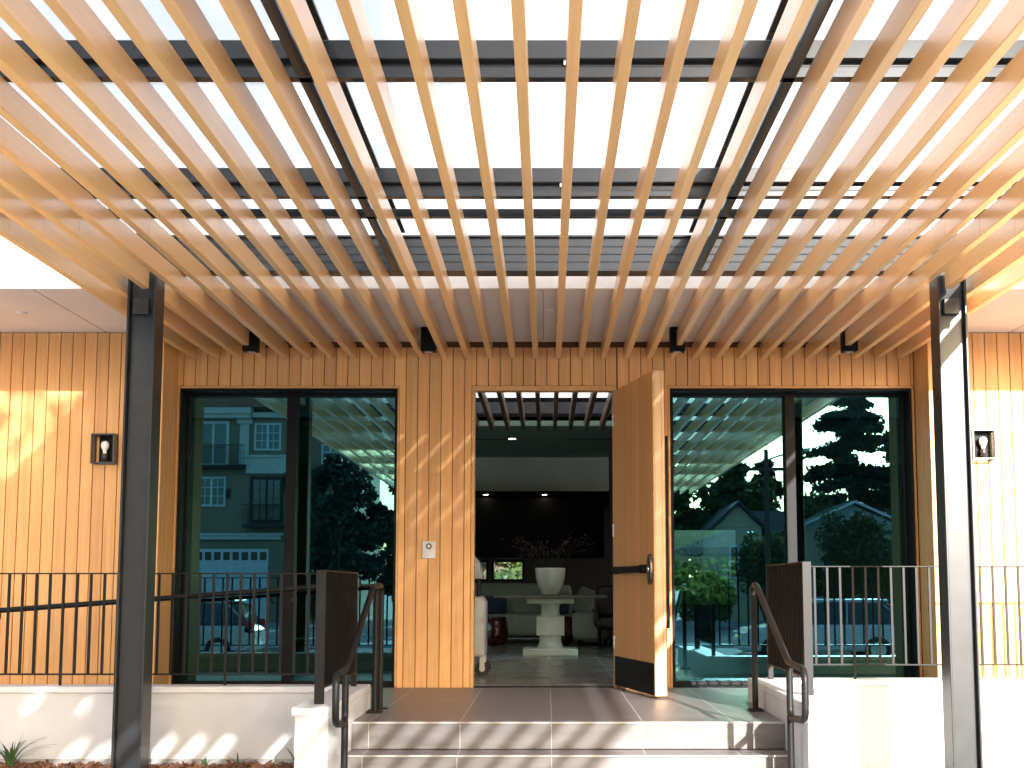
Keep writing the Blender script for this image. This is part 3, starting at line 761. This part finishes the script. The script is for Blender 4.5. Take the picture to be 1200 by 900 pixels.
tag(cushion(MB(), (-.88, 20.98, .60), (.44, .16, .30), -.06).build('cushion', 'cushb'), 'navy cushion at the far left of the sofa', 'cushion', 'cushions on the lobby sofa')
tag(cushion(MB(), (.16, 20.98, .61), (.40, .16, .30), .04).build('cushion', 'cushb'), 'navy cushion on the sofa just right of the pedestal', 'cushion', 'cushions on the lobby sofa')
tag(cushion(MB(), (.62, 21.0, .66), (.32, .22, .42), .45).build('cushion', 'cushg'), 'large tilted round grey cushion on the chaise', 'cushion', 'cushions on the lobby sofa')
for x, y, l in ((-.78, 20.0, 'dark red lacquered drum stool at the left end of the sofa'), (.24, 20.1, 'dark red lacquered drum stool half hidden behind the pedestal')):
    t = thing('drum_stool', l, 'stool', (x, y, 0), group='dark red drum stools by the sofa')
    MB().lathe([(.0, .0), (.13, .0), (.165, .06), (.185, .2), (.165, .36), (.14, .41), (0, .41)], (x, y, 0), 24).build('body', 'lacquer', t)
    MB().lathe([(.15, .405), (.155, .425), (.14, .435), (0, .437)], (x, y, 0), 24).build('seat', 'lacquer', t)
ac = thing('armchair', 'dark brown leather armchair at the right edge of the doorway view', 'armchair', (.93, 19.2, 0))
cushion(MB(), (.98, 19.2, .36), (.5, .6, .2)).build('seat', 'chairm', ac); cushion(MB(), (.98, 19.5, .66), (.52, .16, .52)).build('backrest', 'chairm', ac)
for a in (.76, 1.2): cushion(MB(), (a - .02, 19.2, .46), (.08, .56, .3)).build('arm', 'chairm', ac)
for a in (.78, 1.16):
    for b in (18.95, 19.45): MB().lathe([(.014, 0), (.02, .28)], (a, b, 0), 8).build('leg', 'dark', ac)
ct = thing('service_cart', 'pale grey wheeled service cart standing just inside the left door jamb', 'cart', (-.85, 13.2, 0))
cb_ = MB(); cb_.prism([(-1.15, .20), (-.625, .20), (-.62, .74), (-.66, .80), (-1.15, .80)], 13.0, 13.5, 'Y'); cb_.build('bin', 'cart', ct, bevel=.02, seg=2)
MB().box(-1.16, -.655, 12.98, 13.52, .44, .455).build('rim', 'cart', ct)
hd_ = MB(); hd_.prism([(-1.1, .98), (-.645, .98), (-.70, 1.16), (-.80, 1.27), (-1.1, 1.27)], 13.05, 13.45, 'Y'); hd_.build('hood', 'cart', ct, bevel=.02, seg=2)
MB().tube([(-.70, 13.1, .78), (-.70, 13.1, 1.0)], .012, 8).tube([(-.70, 13.4, .78), (-.70, 13.4, 1.0)], .012, 8).build('upright', 'rubber', ct)
for y in (13.08, 13.42):
    w = MB(); w.tube([(-.655, y - .016, .075), (-.655, y + .016, .075)], .072, 20)
    wo = w.build('wheel', 'rubber', ct); MB().tube([(-.655, y - .019, .075), (-.655, y + .019, .075)], .03, 14).build('hub', 'silver', wo)
    MB().box(-.68, -.63, y - .03, y - .022, .06, .20).box(-.68, -.63, y + .022, y + .03, .06, .20).build('caster_fork', 'silver', ct)
# ceiling spotlights of the lobby, lit
def spot(x, y, z, label, r=.05):
    t = thing('ceiling_spotlight', label, 'spotlight', (x, y, z), group='lit lobby spotlights')
    MB().lathe([(r, -.002), (r*1.35, -.004), (r*1.35, -.0005)], (x, y, z), 20).build('ring', 'silver', t)
    MB().lathe([(0, -.003), (r, -.003)], (x, y, z), 20).build('lens', 'downl', t)
spot(-.51, 18.6, 3.05, 'lit spotlight in the green lobby ceiling')
spot(-.98, 20.4, 2.36, 'lit spotlight under the shelf, at its left end', .04)
spot(-.04, 20.4, 2.36, 'lit spotlight under the shelf, above the pot', .04)
bxl = thing('ceiling_spotlight', 'black box spotlight at the top left corner of the doorway', 'spotlight', (-.93, 15.0, SZ0), group='lit lobby spotlights')
MB().box(-.98, -.90, 14.95, 15.05, 2.80, 3.107).build('housing', 'black', bxl, bevel=.005); MB().lathe([(0, -.001), (.03, -.001)], (-.94, 15.0, 2.80), 16).build('lens', 'downl', bxl)

# ------------------------------------------------------------------ plants
def tuft(x, y, z, n, h, label, seed, lean=.5):
    r = random.Random(seed); mb = MB()
    for i in range(n):
        a = r.uniform(0, 6.28); hh = h * r.uniform(.5, 1.1); ln_ = r.uniform(.1, lean); w = r.uniform(.006, .011)
        pts = []; m = 7
        d = Vector((math.cos(a), math.sin(a), 0)); sd = Vector((-d.y, d.x, 0))
        for k in range(m):
            t = k/(m-1); p = Vector((x, y, z)) + d*(.02 + ln_*hh*t*t*1.3) + Vector((0, 0, hh*(t - .38*ln_*t**3)))
            ww = w*(1 - t**2.5)+.0006; pts += [p - sd*ww, p + d*0 + Vector((0, 0, -.002)), p + sd*ww]
        mb.add(pts, [q_ for k in range(m-1) for q_ in ((3*k, 3*k+1, 3*k+4, 3*k+3), (3*k+1, 3*k+2, 3*k+5, 3*k+4))], True)
    t = thing('strap_leaf_plant', label, 'plant', (x, y, z), group='strap leaf plants in the bark mulch')
    mb.build('leaves', 'blade', t)
tuft(-3.78, 9.2, -.38, 26, .27, 'leafy green plant in the mulch at the far left', 1, .9)
tuft(-1.72, 9.05, -.38, 6, .26, 'sparse upright plant beside the left cheek wall', 2, .5)
tuft(-3.03, 9.28, -.38, 9, .13, 'small plant in the mulch just left of the column', 3, .9)
tuft(-2.45, 9.3, -.38, 5, .12, 'tiny sprout in the mulch right of the column', 4, .7)
tuft(-2.2, 9.32, -.38, 5, .11, 'tiny sprout in the mulch midway to the cheek wall', 5, .7)
tuft(2.30, 9.1, -.545, 4, .24, 'grass sprout against the sunlit wall', 6, .5)
tuft(2.62, 9.0, -.545, 5, .24, 'grass sprout beside the right column', 8, .6)

# ------------------------------------------------------------------ trees
def leaf_mesh(name, pts, size, mat, parent, seed, flat=0.0):
    rs = np.random.RandomState(seed); n = len(pts); P = np.asarray(pts)
    u = rs.normal(size=(n, 3)); u[:, 2] *= (1 - flat); u /= np.linalg.norm(u, axis=1)[:, None] + 1e-9
    w = rs.normal(size=(n, 3)); v = np.cross(u, w); v /= np.linalg.norm(v, axis=1)[:, None] + 1e-9
    s = (size * rs.uniform(.6, 1.35, n))[:, None]
    V = np.stack([P - u*s, P + v*s*.55 , P + u*s, P - v*s*.55], 1).reshape(-1, 3)
    off = np.array(world_loc(parent)); V = V - off
    me = bpy.data.meshes.new(name); me.vertices.add(4*n); me.vertices.foreach_set('co', V.astype(np.float32).ravel())
    me.loops.add(4*n); me.loops.foreach_set('vertex_index', np.arange(4*n, dtype=np.int32))
    me.polygons.add(n); me.polygons.foreach_set('loop_start', np.arange(0, 4*n, 4, dtype=np.int32)); me.polygons.foreach_set('loop_total', np.full(n, 4, np.int32))
    me.update(); me.validate(); me.materials.append(M[mat])
    o = bpy.data.objects.new(name, me); COL.objects.link(o); o.parent = parent
    return o
def broadleaf(x, y, z, h, rad, label, mat, seed, n=9000, leaf=.16, crown0=.3, clumps=26, sparse=1.0, group=None):
    r = random.Random(seed); t = thing('broadleaf_tree', label, 'tree', (x, y, z), group)
    tr = MB(); top = Vector((x + r.uniform(-.4, .4), y, z + h*.62)); tr.tube([(x, y, z - .2), (x + .1, y, z + h*.3), top], .03*h + .05, 10, fillet=.8, r2=.012*h)
    cl = []
    for i in range(clumps):
        a = r.uniform(0, 6.28); e = r.uniform(-1, 1); rr = rad * math.sqrt(r.random()) * .85; zz = z + h*(crown0 + (1 - crown0)*.5) + e*h*(1 - crown0)*.42*math.sqrt(max(0.05, 1 - (rr/rad)**2))
        c = Vector((x + rr*math.cos(a), y + rr*math.sin(a), zz)); cl.append((c, rad*r.uniform(.16, .36)))
        b = Vector((x, y, z + h*r.uniform(crown0*.8, .6))); tr.tube([b, b.lerp(c, .5) + Vector((0, 0, -.02*h)), c], .009*h, 6, cap=False, r2=.003*h)
    tr.build('trunk', 'bark', t)
    rs = np.random.RandomState(seed); pts = []
    per = int(n / clumps)
    for c, q_ in cl:
        d = rs.normal(size=(per, 3)); d /= np.linalg.norm(d, axis=1)[:, None]; d *= (q_ * rs.uniform(.25, 1.05, per)**.6)[:, None]; d[:, 2] *= .75
        pts.append(d + np.array(c))
    leaf_mesh('crown', np.concatenate(pts), leaf, mat, t, seed)
    return t
def conifer(x, y, z, h, rad, label, seed, n=16000, group=None, mat='leafd', leaf=.2):
    r = random.Random(seed); rs = np.random.RandomState(seed); t = thing('conifer_tree', label, 'tree', (x, y, z), group)
    tr = MB(); tr.tube([(x, y, z - .3), (x, y, z + h)], .022*h, 10, r2=.02); pts = []; nb_ = int(h * 7)
    for i in range(nb_):
        f = r.random()**.85; zz = z + h*(.1 + .88*f); L_ = rad*(1 - f)**.75*r.uniform(.55, 1.12) + .25; a = r.uniform(0, 6.28)
        p0 = Vector((x, y, zz)); p1 = Vector((x + L_*math.cos(a), y + L_*math.sin(a), zz - .16*L_ + r.uniform(-.1, .25)))
        tr.tube([p0, p1], .05, 5, cap=False, r2=.01)
        m = int(n / nb_); tt = rs.uniform(.15, 1, m)[:, None]
        P = np.array(p0)*(1 - tt) + np.array(p1)*tt + rs.normal(size=(m, 3)) * np.array([.17, .17, .10]) * (.6 + L_*.22) ; pts.append(P)
    tr.build('trunk', 'bark', t); leaf_mesh('crown', np.concatenate(pts), leaf, mat, t, seed, .3)
    return t
# the tree that dapples the porch: stands across the forecourt
broadleaf(-.3, -8.1, -1.1, 10.4, 3.6, 'sparse street tree standing at the kerb behind the viewpoint', 'leafm', 11, n=2500, leaf=.14, crown0=.50, clumps=30)
conifer(18.0, -52, -.6, 14.0, 5.4, 'tallest dark conifer mirrored in the right window', 21, n=60000, group='conifers beyond the street', leaf=.17)
conifer(22.5, -56, -.6, 12.5, 4.6, 'dark conifer to the right of the tallest one beyond the street', 22, n=36000, group='conifers beyond the street', leaf=.17)
conifer(14.2, -60, -.6, 9.8, 4.0, 'shorter dark conifer left of the tallest one beyond the street', 23, n=26000, group='conifers beyond the street', leaf=.17)
for i, (x, y, h, l) in enumerate(((10.4, -52, 9.2, 'broad green tree behind the small dark roofed house'), (7.0, -50, 8.6, 'broad green tree left of the small dark roofed house'), (13.0, -47, 7.0, 'low green tree between the two mirrored houses'), (26.5, -48, 9.5, 'broad green tree far right beyond the street'), (2.5, -54, 8.5, 'broad green tree straight across the street'), (-3.5, -52, 8.5, 'broad green tree beside the tan apartment building'))):
    broadleaf(x, y, -.6, h, 3.3, l, 'leafm', 31 + i, n=9000, leaf=.24, crown0=.12, clumps=34, group='broadleaf trees beyond the street')
broadleaf(-8.9, -31, -1.1, 8.6, 2.4, 'dark green tree at the right end of the tan apartment building', 'leafd', 71, n=14000, leaf=.15, crown0=.05, clumps=40, group='broadleaf trees beyond the street')
broadleaf(-5.6, -33, -1.1, 7.6, 2.3, 'dark green tree between the apartment building and the doorway reflection', 'leafd', 72, n=14000, leaf=.15, crown0=.05, clumps=40, group='broadleaf trees beyond the street')
def bush(x, y, z, rx, h, label, seed, mat='leafm', n=5000, leaf=.13):
    rs = np.random.RandomState(seed); t = thing('round_shrub', label, 'shrub', (x, y, z), 'shrubs in front of the houses'); pts = []
    st2 = MB()
    for k in range(14):
        a = rs.uniform(0, 6.28); c = np.array([x + rx*.75*math.cos(a)*rs.uniform(0, 1), y + .8*math.sin(a)*rs.uniform(0, 1), z + h*rs.uniform(.35, .85)]); st2.tube([(x, y, z - .1), tuple(c)], .03, 5, cap=False)
        d = rs.normal(size=(n//14, 3)); d /= np.linalg.norm(d, axis=1)[:, None]; d *= rs.uniform(.4, 1, (n//14, 1)) * np.array([rx*.38, .8, h*.3]); pts.append(c + d)
    st2.build('stems', 'bark', t); leaf_mesh('leaves', np.concatenate(pts), leaf, mat, t, seed)
bush(14.9, -37.4, -.9, 2.3, 4.9, 'large round shrub in front of the gabled tan house', 51, n=9000)
bush(10.2, -36, -.9, 1.3, 4.3, 'tall shrub in front of the small dark roofed house', 52)
bush(7.5, -35, -.9, 1.6, 2.2, 'low bright shrub left of the small dark roofed house', 53, 'leafy')
broadleaf(-1.9, 41, -.5, 5.6, 2.8, 'bright tree outside behind the lobby, left in the rear window', 'leafy', 61, n=7000, leaf=.16, crown0=.1)
bush(-.2, 38, -.5, 1.7, 2.0, 'low shrub outside behind the lobby rear window', 62, 'leafm')
bush(4.4, 34, -.5, 2.0, 2.0, 'yellow green shrub outside behind the lobby', 63, 'leafy')

# rear terrace parasol and hedge
pr = thing('terrace_parasol', 'cream parasol open on the terrace behind the lobby', 'parasol', (4.3, 28, -.5))
MB().tube([(4.3, 28, -.55), (4.3, 28, 2.2)], .03, 10).build('pole', 'iron', pr)
MB().lathe([(0, 2.25), (1.5, 1.72), (1.5, 1.58), (1.49, 1.70), (0, 2.2)], (4.3, 28, 0), 8, False).build('canopy', 'canvas', pr)

# ------------------------------------------------------------------ apartment building (seen mirrored in the left window)
def house_window(b, x0, x1, z0, z1, y, cols=2, rows=2, frame='whitep', t=.09, mun=.035):
    f = MB(); f.box(x0 - t, x1 + t, y, y + .07, z1, z1 + t); f.box(x0 - t, x1 + t, y, y + .09, z0 - t, z0); f.box(x0 - t, x0, y, y + .07, z0, z1); f.box(x1, x1 + t, y, y + .07, z0, z1)
    for i in range(1, cols): 
        x = x0 + (x1 - x0)*i/cols; w_ = mun*1.6 if i*2 == cols else mun/2; f.box(x - w_, x + w_, y, y + .05, z0, z1)
    for j in range(1, rows): z = z0 + (z1 - z0)*j/rows; f.box(x0, x1, y + .002, y + .04, z - mun/2, z + mun/2)
    o = f.build('window', frame, b); MB().box(x0, x1, y - .03, y + .012, z0, z1).build('pane', 'pane', o)
Y0 = -40
apt = thing('apartment_building', 'three storey tan stucco apartment building with white windows mirrored in the left window', 'building', (-17, Y0, -1))
MB().box(-42, -13.0, Y0 - 12, Y0, -1.2, 9.6).build('wall', 'tan', apt)
MB().box(-12.98, -9.9, Y0 - 12, Y0 - 1.8, -1.2, 9.0).build('wing_wall', 'tan', apt)
c_ = MB(); c_.box(-42.3, -14.7, Y0 + .001, Y0 + .75, 9.45, 9.75); c_.box(-42.2, -14.75, Y0 + .001, Y0 + .55, 9.25, 9.45); c_.box(-14.69, -12.7, Y0 + .001, Y0 + .35, 9.3, 9.55)
c_.build('cornice', 'cream', apt)
MB().prism([(-42.4, 9.76), (-12.6, 9.76), (-15.5, 11.4), (-39, 11.4)], Y0 - 11, Y0 + .8, 'Y').build('roof', 'redtile', apt)
q = MB(); q.box(-15.35, -14.9, Y0 + .001, Y0 + .16, 6.95, 9.2); q.box(-15.5, -14.75, Y0 + .002, Y0 + .24, 9.0, 9.24); q.build('pilaster', 'cream', apt)
q = MB(); q.box(-15.0, -11.9, Y0 + .001, Y0 + .2, 6.5, 7.3); q.box(-15.1, -11.8, Y0 + .001, Y0 + .3, 7.3, 7.42); q.build('band', 'cream', apt)
q = MB(); q.box(-26, -13.2, Y0 + .001, Y0 + .25, 3.22, 3.42); q.box(-26, -13.1, Y0 + .001, Y0 + .36, 3.42, 3.52); q.build('band', 'cream', apt)
house_window(apt, -14.55, -13.4, 7.75, 8.95, Y0, 4, 3)
house_window(apt, -17.35, -16.05, 7.0, 9.0, Y0, 2, 1, t=.14)
house_window(apt, -17.35, -16.1, 4.95, 6.25, Y0, 4, 3)
house_window(apt, -14.65, -13.3, 4.2, 6.2, Y0, 4, 4, frame='iron', t=.16)
for x in (-21.5, -25.5, -29.5):
    house_window(apt, x, x + 1.3, 7.7, 8.95, Y0, 4, 3); house_window(apt, x, x + 1.3, 4.95, 6.25, Y0, 4, 3)
house_window(apt, -11.5, -10.75, 7.1, 8.1, Y0 - 1.8, 2, 3)
house_window(apt, -12.3, -10.5, 2.6, 4.6, Y0 - 1.8, 4, 3)
def balcony(x0, x1, z, d=.9):
    f = MB(); f.box(x0, x1, Y0 + .001, Y0 + d, z - .16, z); 
    f.box(x0, x1, Y0 + d - .05, Y0 + d - .01, z + .95, z + 1.0)
    n = int((x1 - x0)/.12)
    for i in range(n + 1): x = x0 + .01 + (x1 - x0 - .03)*i/n; f.box(x, x + .02, Y0 + d - .04, Y0 + d - .02, z, z + .95)
    f.build('balcony', 'iron', apt)
balcony(-17.7, -15.05, 6.9, .6); balcony(-15.0, -13.0, 3.95, .7)
gq = MB(); gq.box(-17.6, -13.8, Y0 + .001, Y0 + .05, -.8, 2.75)
for j in range(5): gq.box(-17.58, -13.82, Y0 + .05, Y0 + .07, -.78 + j*.7, -.12 + j*.7)
go = gq.build('garage_door', 'whitep', apt, bevel=.004)
for i in range(8):
    x = -17.4 + i*.455; MB().box(x, x + .32, Y0 + .071, Y0 + .08, 2.2, 2.6).build('pane', 'pane', go)
MB().box(-15.95, -15.8, Y0 + .001, Y0 + .16, 5.3, 5.75).build('porch_lamp', 'iron', apt)

# houses mirrored in the right window
h1 = thing('gabled_house', 'tan house with a pale blue gable mirrored in the right window behind the round shrub', 'house', (15.1, -40, -.9), 'houses beyond the street')
MB().box(12.6, 17.9, -50, -40, -1.0, 3.75).build('wall', 'yellowh', h1)
MB().prism([(12.6, 3.76), (17.9, 3.76), (15.2, 4.95)], -49.9, -40.02, 'Y').build('gable', 'bluesid', h1)
q = MB(); 
q.prism([(12.1, 3.60), (15.2, 4.98), (18.4, 3.56), (18.4, 3.70), (15.2, 5.14), (12.1, 3.74)], -50.3, -39.4, 'Y'); q.build('roof', 'roofd', h1)
q = MB(); q.prism([(12.06, 3.60), (15.2, 5.0), (18.44, 3.56), (18.44, 3.68), (15.2, 5.13), (12.06, 3.72)], -39.39, -39.3, 'Y'); q.build('bargeboard', 'whitep', h1)
MB().box(14.95, 15.35, -40.01, -39.97, 4.25, 4.6).build('vent', 'silver', h1)
house_window(h1, 16.9, 17.4, 1.5, 2.9, -40, 2, 2); house_window(h1, 13.2, 14.2, .4, 1.9, -40, 2, 2)
h2 = thing('small_house', 'small cream house with a dark shingle roof mirrored in the middle of the right window', 'house', (10.5, -42, -.9), 'houses beyond the street')
MB().box(8.6, 11.0, -50, -42, -1, 3.9).build('wall', 'yellowh', h2)
MB().prism([(8.6, 3.91), (11.0, 3.91), (9.8, 5.05)], -49.9, -42.02, 'Y').build('gable', 'yellowh', h2)
MB().prism([(8.3, 3.70), (9.8, 5.1), (11.3, 3.70), (11.3, 3.86), (9.8, 5.28), (8.3, 3.86)], -50.2, -41.6, 'Y').build('roof', 'roofd', h2)
q = MB(); q.box(11.01, 14, -49.5, -43, -1, 3.6); q.build('side_wing', 'yellowh', h2)
q = MB(); q.prism([(-42.4, 3.62), (-46.3, 5.0), (-50, 3.62), (-50, 3.5), (-42.4, 3.5)], 11.02, 14.3, 'X'); q.build('wing_roof', 'roofd', h2)
house_window(h2, 9.4, 10.2, 1.4, 2.9, -42, 2, 2); house_window(h2, 11.8, 13.2, 1.2, 2.7, -43, 3, 2)
pl_ = thing('utility_pole', 'wooden utility pole with a lamp arm beyond the street', 'utility pole', (9.0, -24, -1.1))
MB().tube([(8.2, -24, -1.1), (8.2, -24, 6.0)], .12, 10, r2=.08).build('pole', 'bark', pl_)
MB().tube([(8.2, -24, 5.6), (9.4, -24, 6.0)], .035, 8).build('lamp_arm', 'silver', pl_); MB().cbox((9.6, -24, 6.0), (.5, .18, .1)).build('lamp_head', 'silver', pl_, bevel=.03)
MB().box(7.3, 9.1, -24.06, -23.94, 5.2, 5.32).build('crossarm', 'bark', pl_)

# cars at the kerb
def make_car(x, y, z, body, label, flip=1):
    t = thing('parked_car', label, 'car', (0, 0, 0), group='cars parked along the street')
    L2 = 2.2
    low = [(-2.25, .45), (-2.2, .28), (2.15, .28), (2.22, .45), (2.22, .85), (2.12, 1.0), (-1.2, 1.0), (-2.0, .88), (-2.22, .72)]
    b = MB(); b.prism([(px, pz) for px, pz in low], -.88, .88, 'Y'); bo = b.build('body', body, t, bevel=.07, seg=3)
    top = [(-1.15, 1.0), (-.45, 1.56), (-.1, 1.63), (1.5, 1.60), (1.85, 1.5), (2.12, 1.0)]
    c = MB()
    vs = [(px, -.84 if pz < 1.2 else -.68, pz) for px, pz in top] + [(px, .84 if pz < 1.2 else .68, pz) for px, pz in top]
    n = len(top); c.add(vs, [(i, (i+1) % n, n+(i+1) % n, n+i) for i in range(n)] + [tuple(range(n)), tuple(range(n, 2*n))[::-1]])
    c.build('cabin', 'cargl', t, bevel=.04, seg=2)
    rf_ = MB(); rf_.box(-.35, 1.72, -.66, .66, 1.585, 1.66); rf_.build('roof', body, t, bevel=.03, seg=2)
    q = MB()
    for s in (-1, 1):
        q.tube([(-1.1, s*.85, 1.02), (-.42, s*.70, 1.55), (0, s*.69, 1.60), (1.5, s*.69, 1.58), (1.95, s*.80, 1.15)], .02, 6, fillet=.1)
        q.tube([(.55, s*.845, 1.02), (.6, s*.69, 1.6)], .03, 6)
    q.build('window_trim', 'chrome', t)
    for wx in (-1.4, 1.35):
        for s in (-1, 1):
            w = MB().tube([(wx, s*.78, .34), (wx, s*.92, .34)], .34, 24); wo = w.build('wheel', 'rubber', t)
            MB().tube([(wx, s*.90, .34), (wx, s*.93, .34)], .21, 18).build('rim', 'chrome', wo)
    for s in (-1, 1):
        MB().box(2.02, 2.235, s*.88, s*.70, .78, 1.12).build('tail_light', 'tail', t, bevel=.02); MB().box(-2.24, -2.05, s*.86, s*.58, .62, .78).build('headlight', 'bulb', t, bevel=.02)
        MB().cbox((-.95, s*.98, 1.04), (.12, .18, .12)).build('mirror', body, t, bevel=.03)
    t.location = (x, y, z)
    return t
make_car(-9.95, -11.0, -1.10, 'carb', 'silver-grey car with a red tail light mirrored at the foot of the left window')
make_car(7.4, -11.4, -1.10, 'carw', 'white car mirrored behind the right guard rail')
make_car(13.6, -16.8, -1.10, 'carb', 'grey car parked on the far side of the street, to the right')

# ------------------------------------------------------------------ light, sky, camera
LD = Vector((-.27, 1, -.30)).normalized()
S = -LD
sun = bpy.data.lights.new('sun', 'SUN'); sun.energy = 4.0; sun.angle = R(.53); sun.color = (1, .975, .95)
so2 = bpy.data.objects.new('sun', sun); COL.objects.link(so2); so2.rotation_euler = LD.to_track_quat('-Z', 'Y').to_euler(); so2.location = (10, -20, 15)
w = bpy.data.worlds.new('World'); scn.world = w; w.use_nodes = True; nt = w.node_tree
bg = nt.nodes['Background']; sk_ = nt.nodes.new('ShaderNodeTexSky'); sk_.sky_type = 'NISHITA'; sk_.sun_disc = False
sk_.sun_elevation = math.asin(S.z); sk_.sun_rotation = math.atan2(S.x, S.y); sk_.dust_density = 3; sk_.air_density = 1.0; sk_.ozone_density = 1.0
nt.links.new(sk_.outputs[0], bg.inputs['Color']); bg.inputs['Strength'].default_value = .15

cam = bpy.data.cameras.new('camera'); co = bpy.data.objects.new('camera', cam); COL.objects.link(co)
co.location = (0, 0, .9); co.rotation_euler = (R(90 + 6.1), 0, 0)
cam.sensor_width = 36; cam.lens = 45.0; cam.shift_x = -41/1200; cam.shift_y = 77/1200; cam.clip_end = 2000; cam.clip_start = .05
scn.camera = co
scn.view_settings.view_transform = 'Standard'; scn.view_settings.look = 'None'; scn.view_settings.gamma = 1; scn.view_settings.exposure = 1.98
scn.render.resolution_x = 1024; scn.render.resolution_y = 768
try:
    scn.cycles.max_bounces = 10; scn.cycles.transparent_max_bounces = 16; scn.cycles.sample_clamp_indirect = 8
except Exception: pass
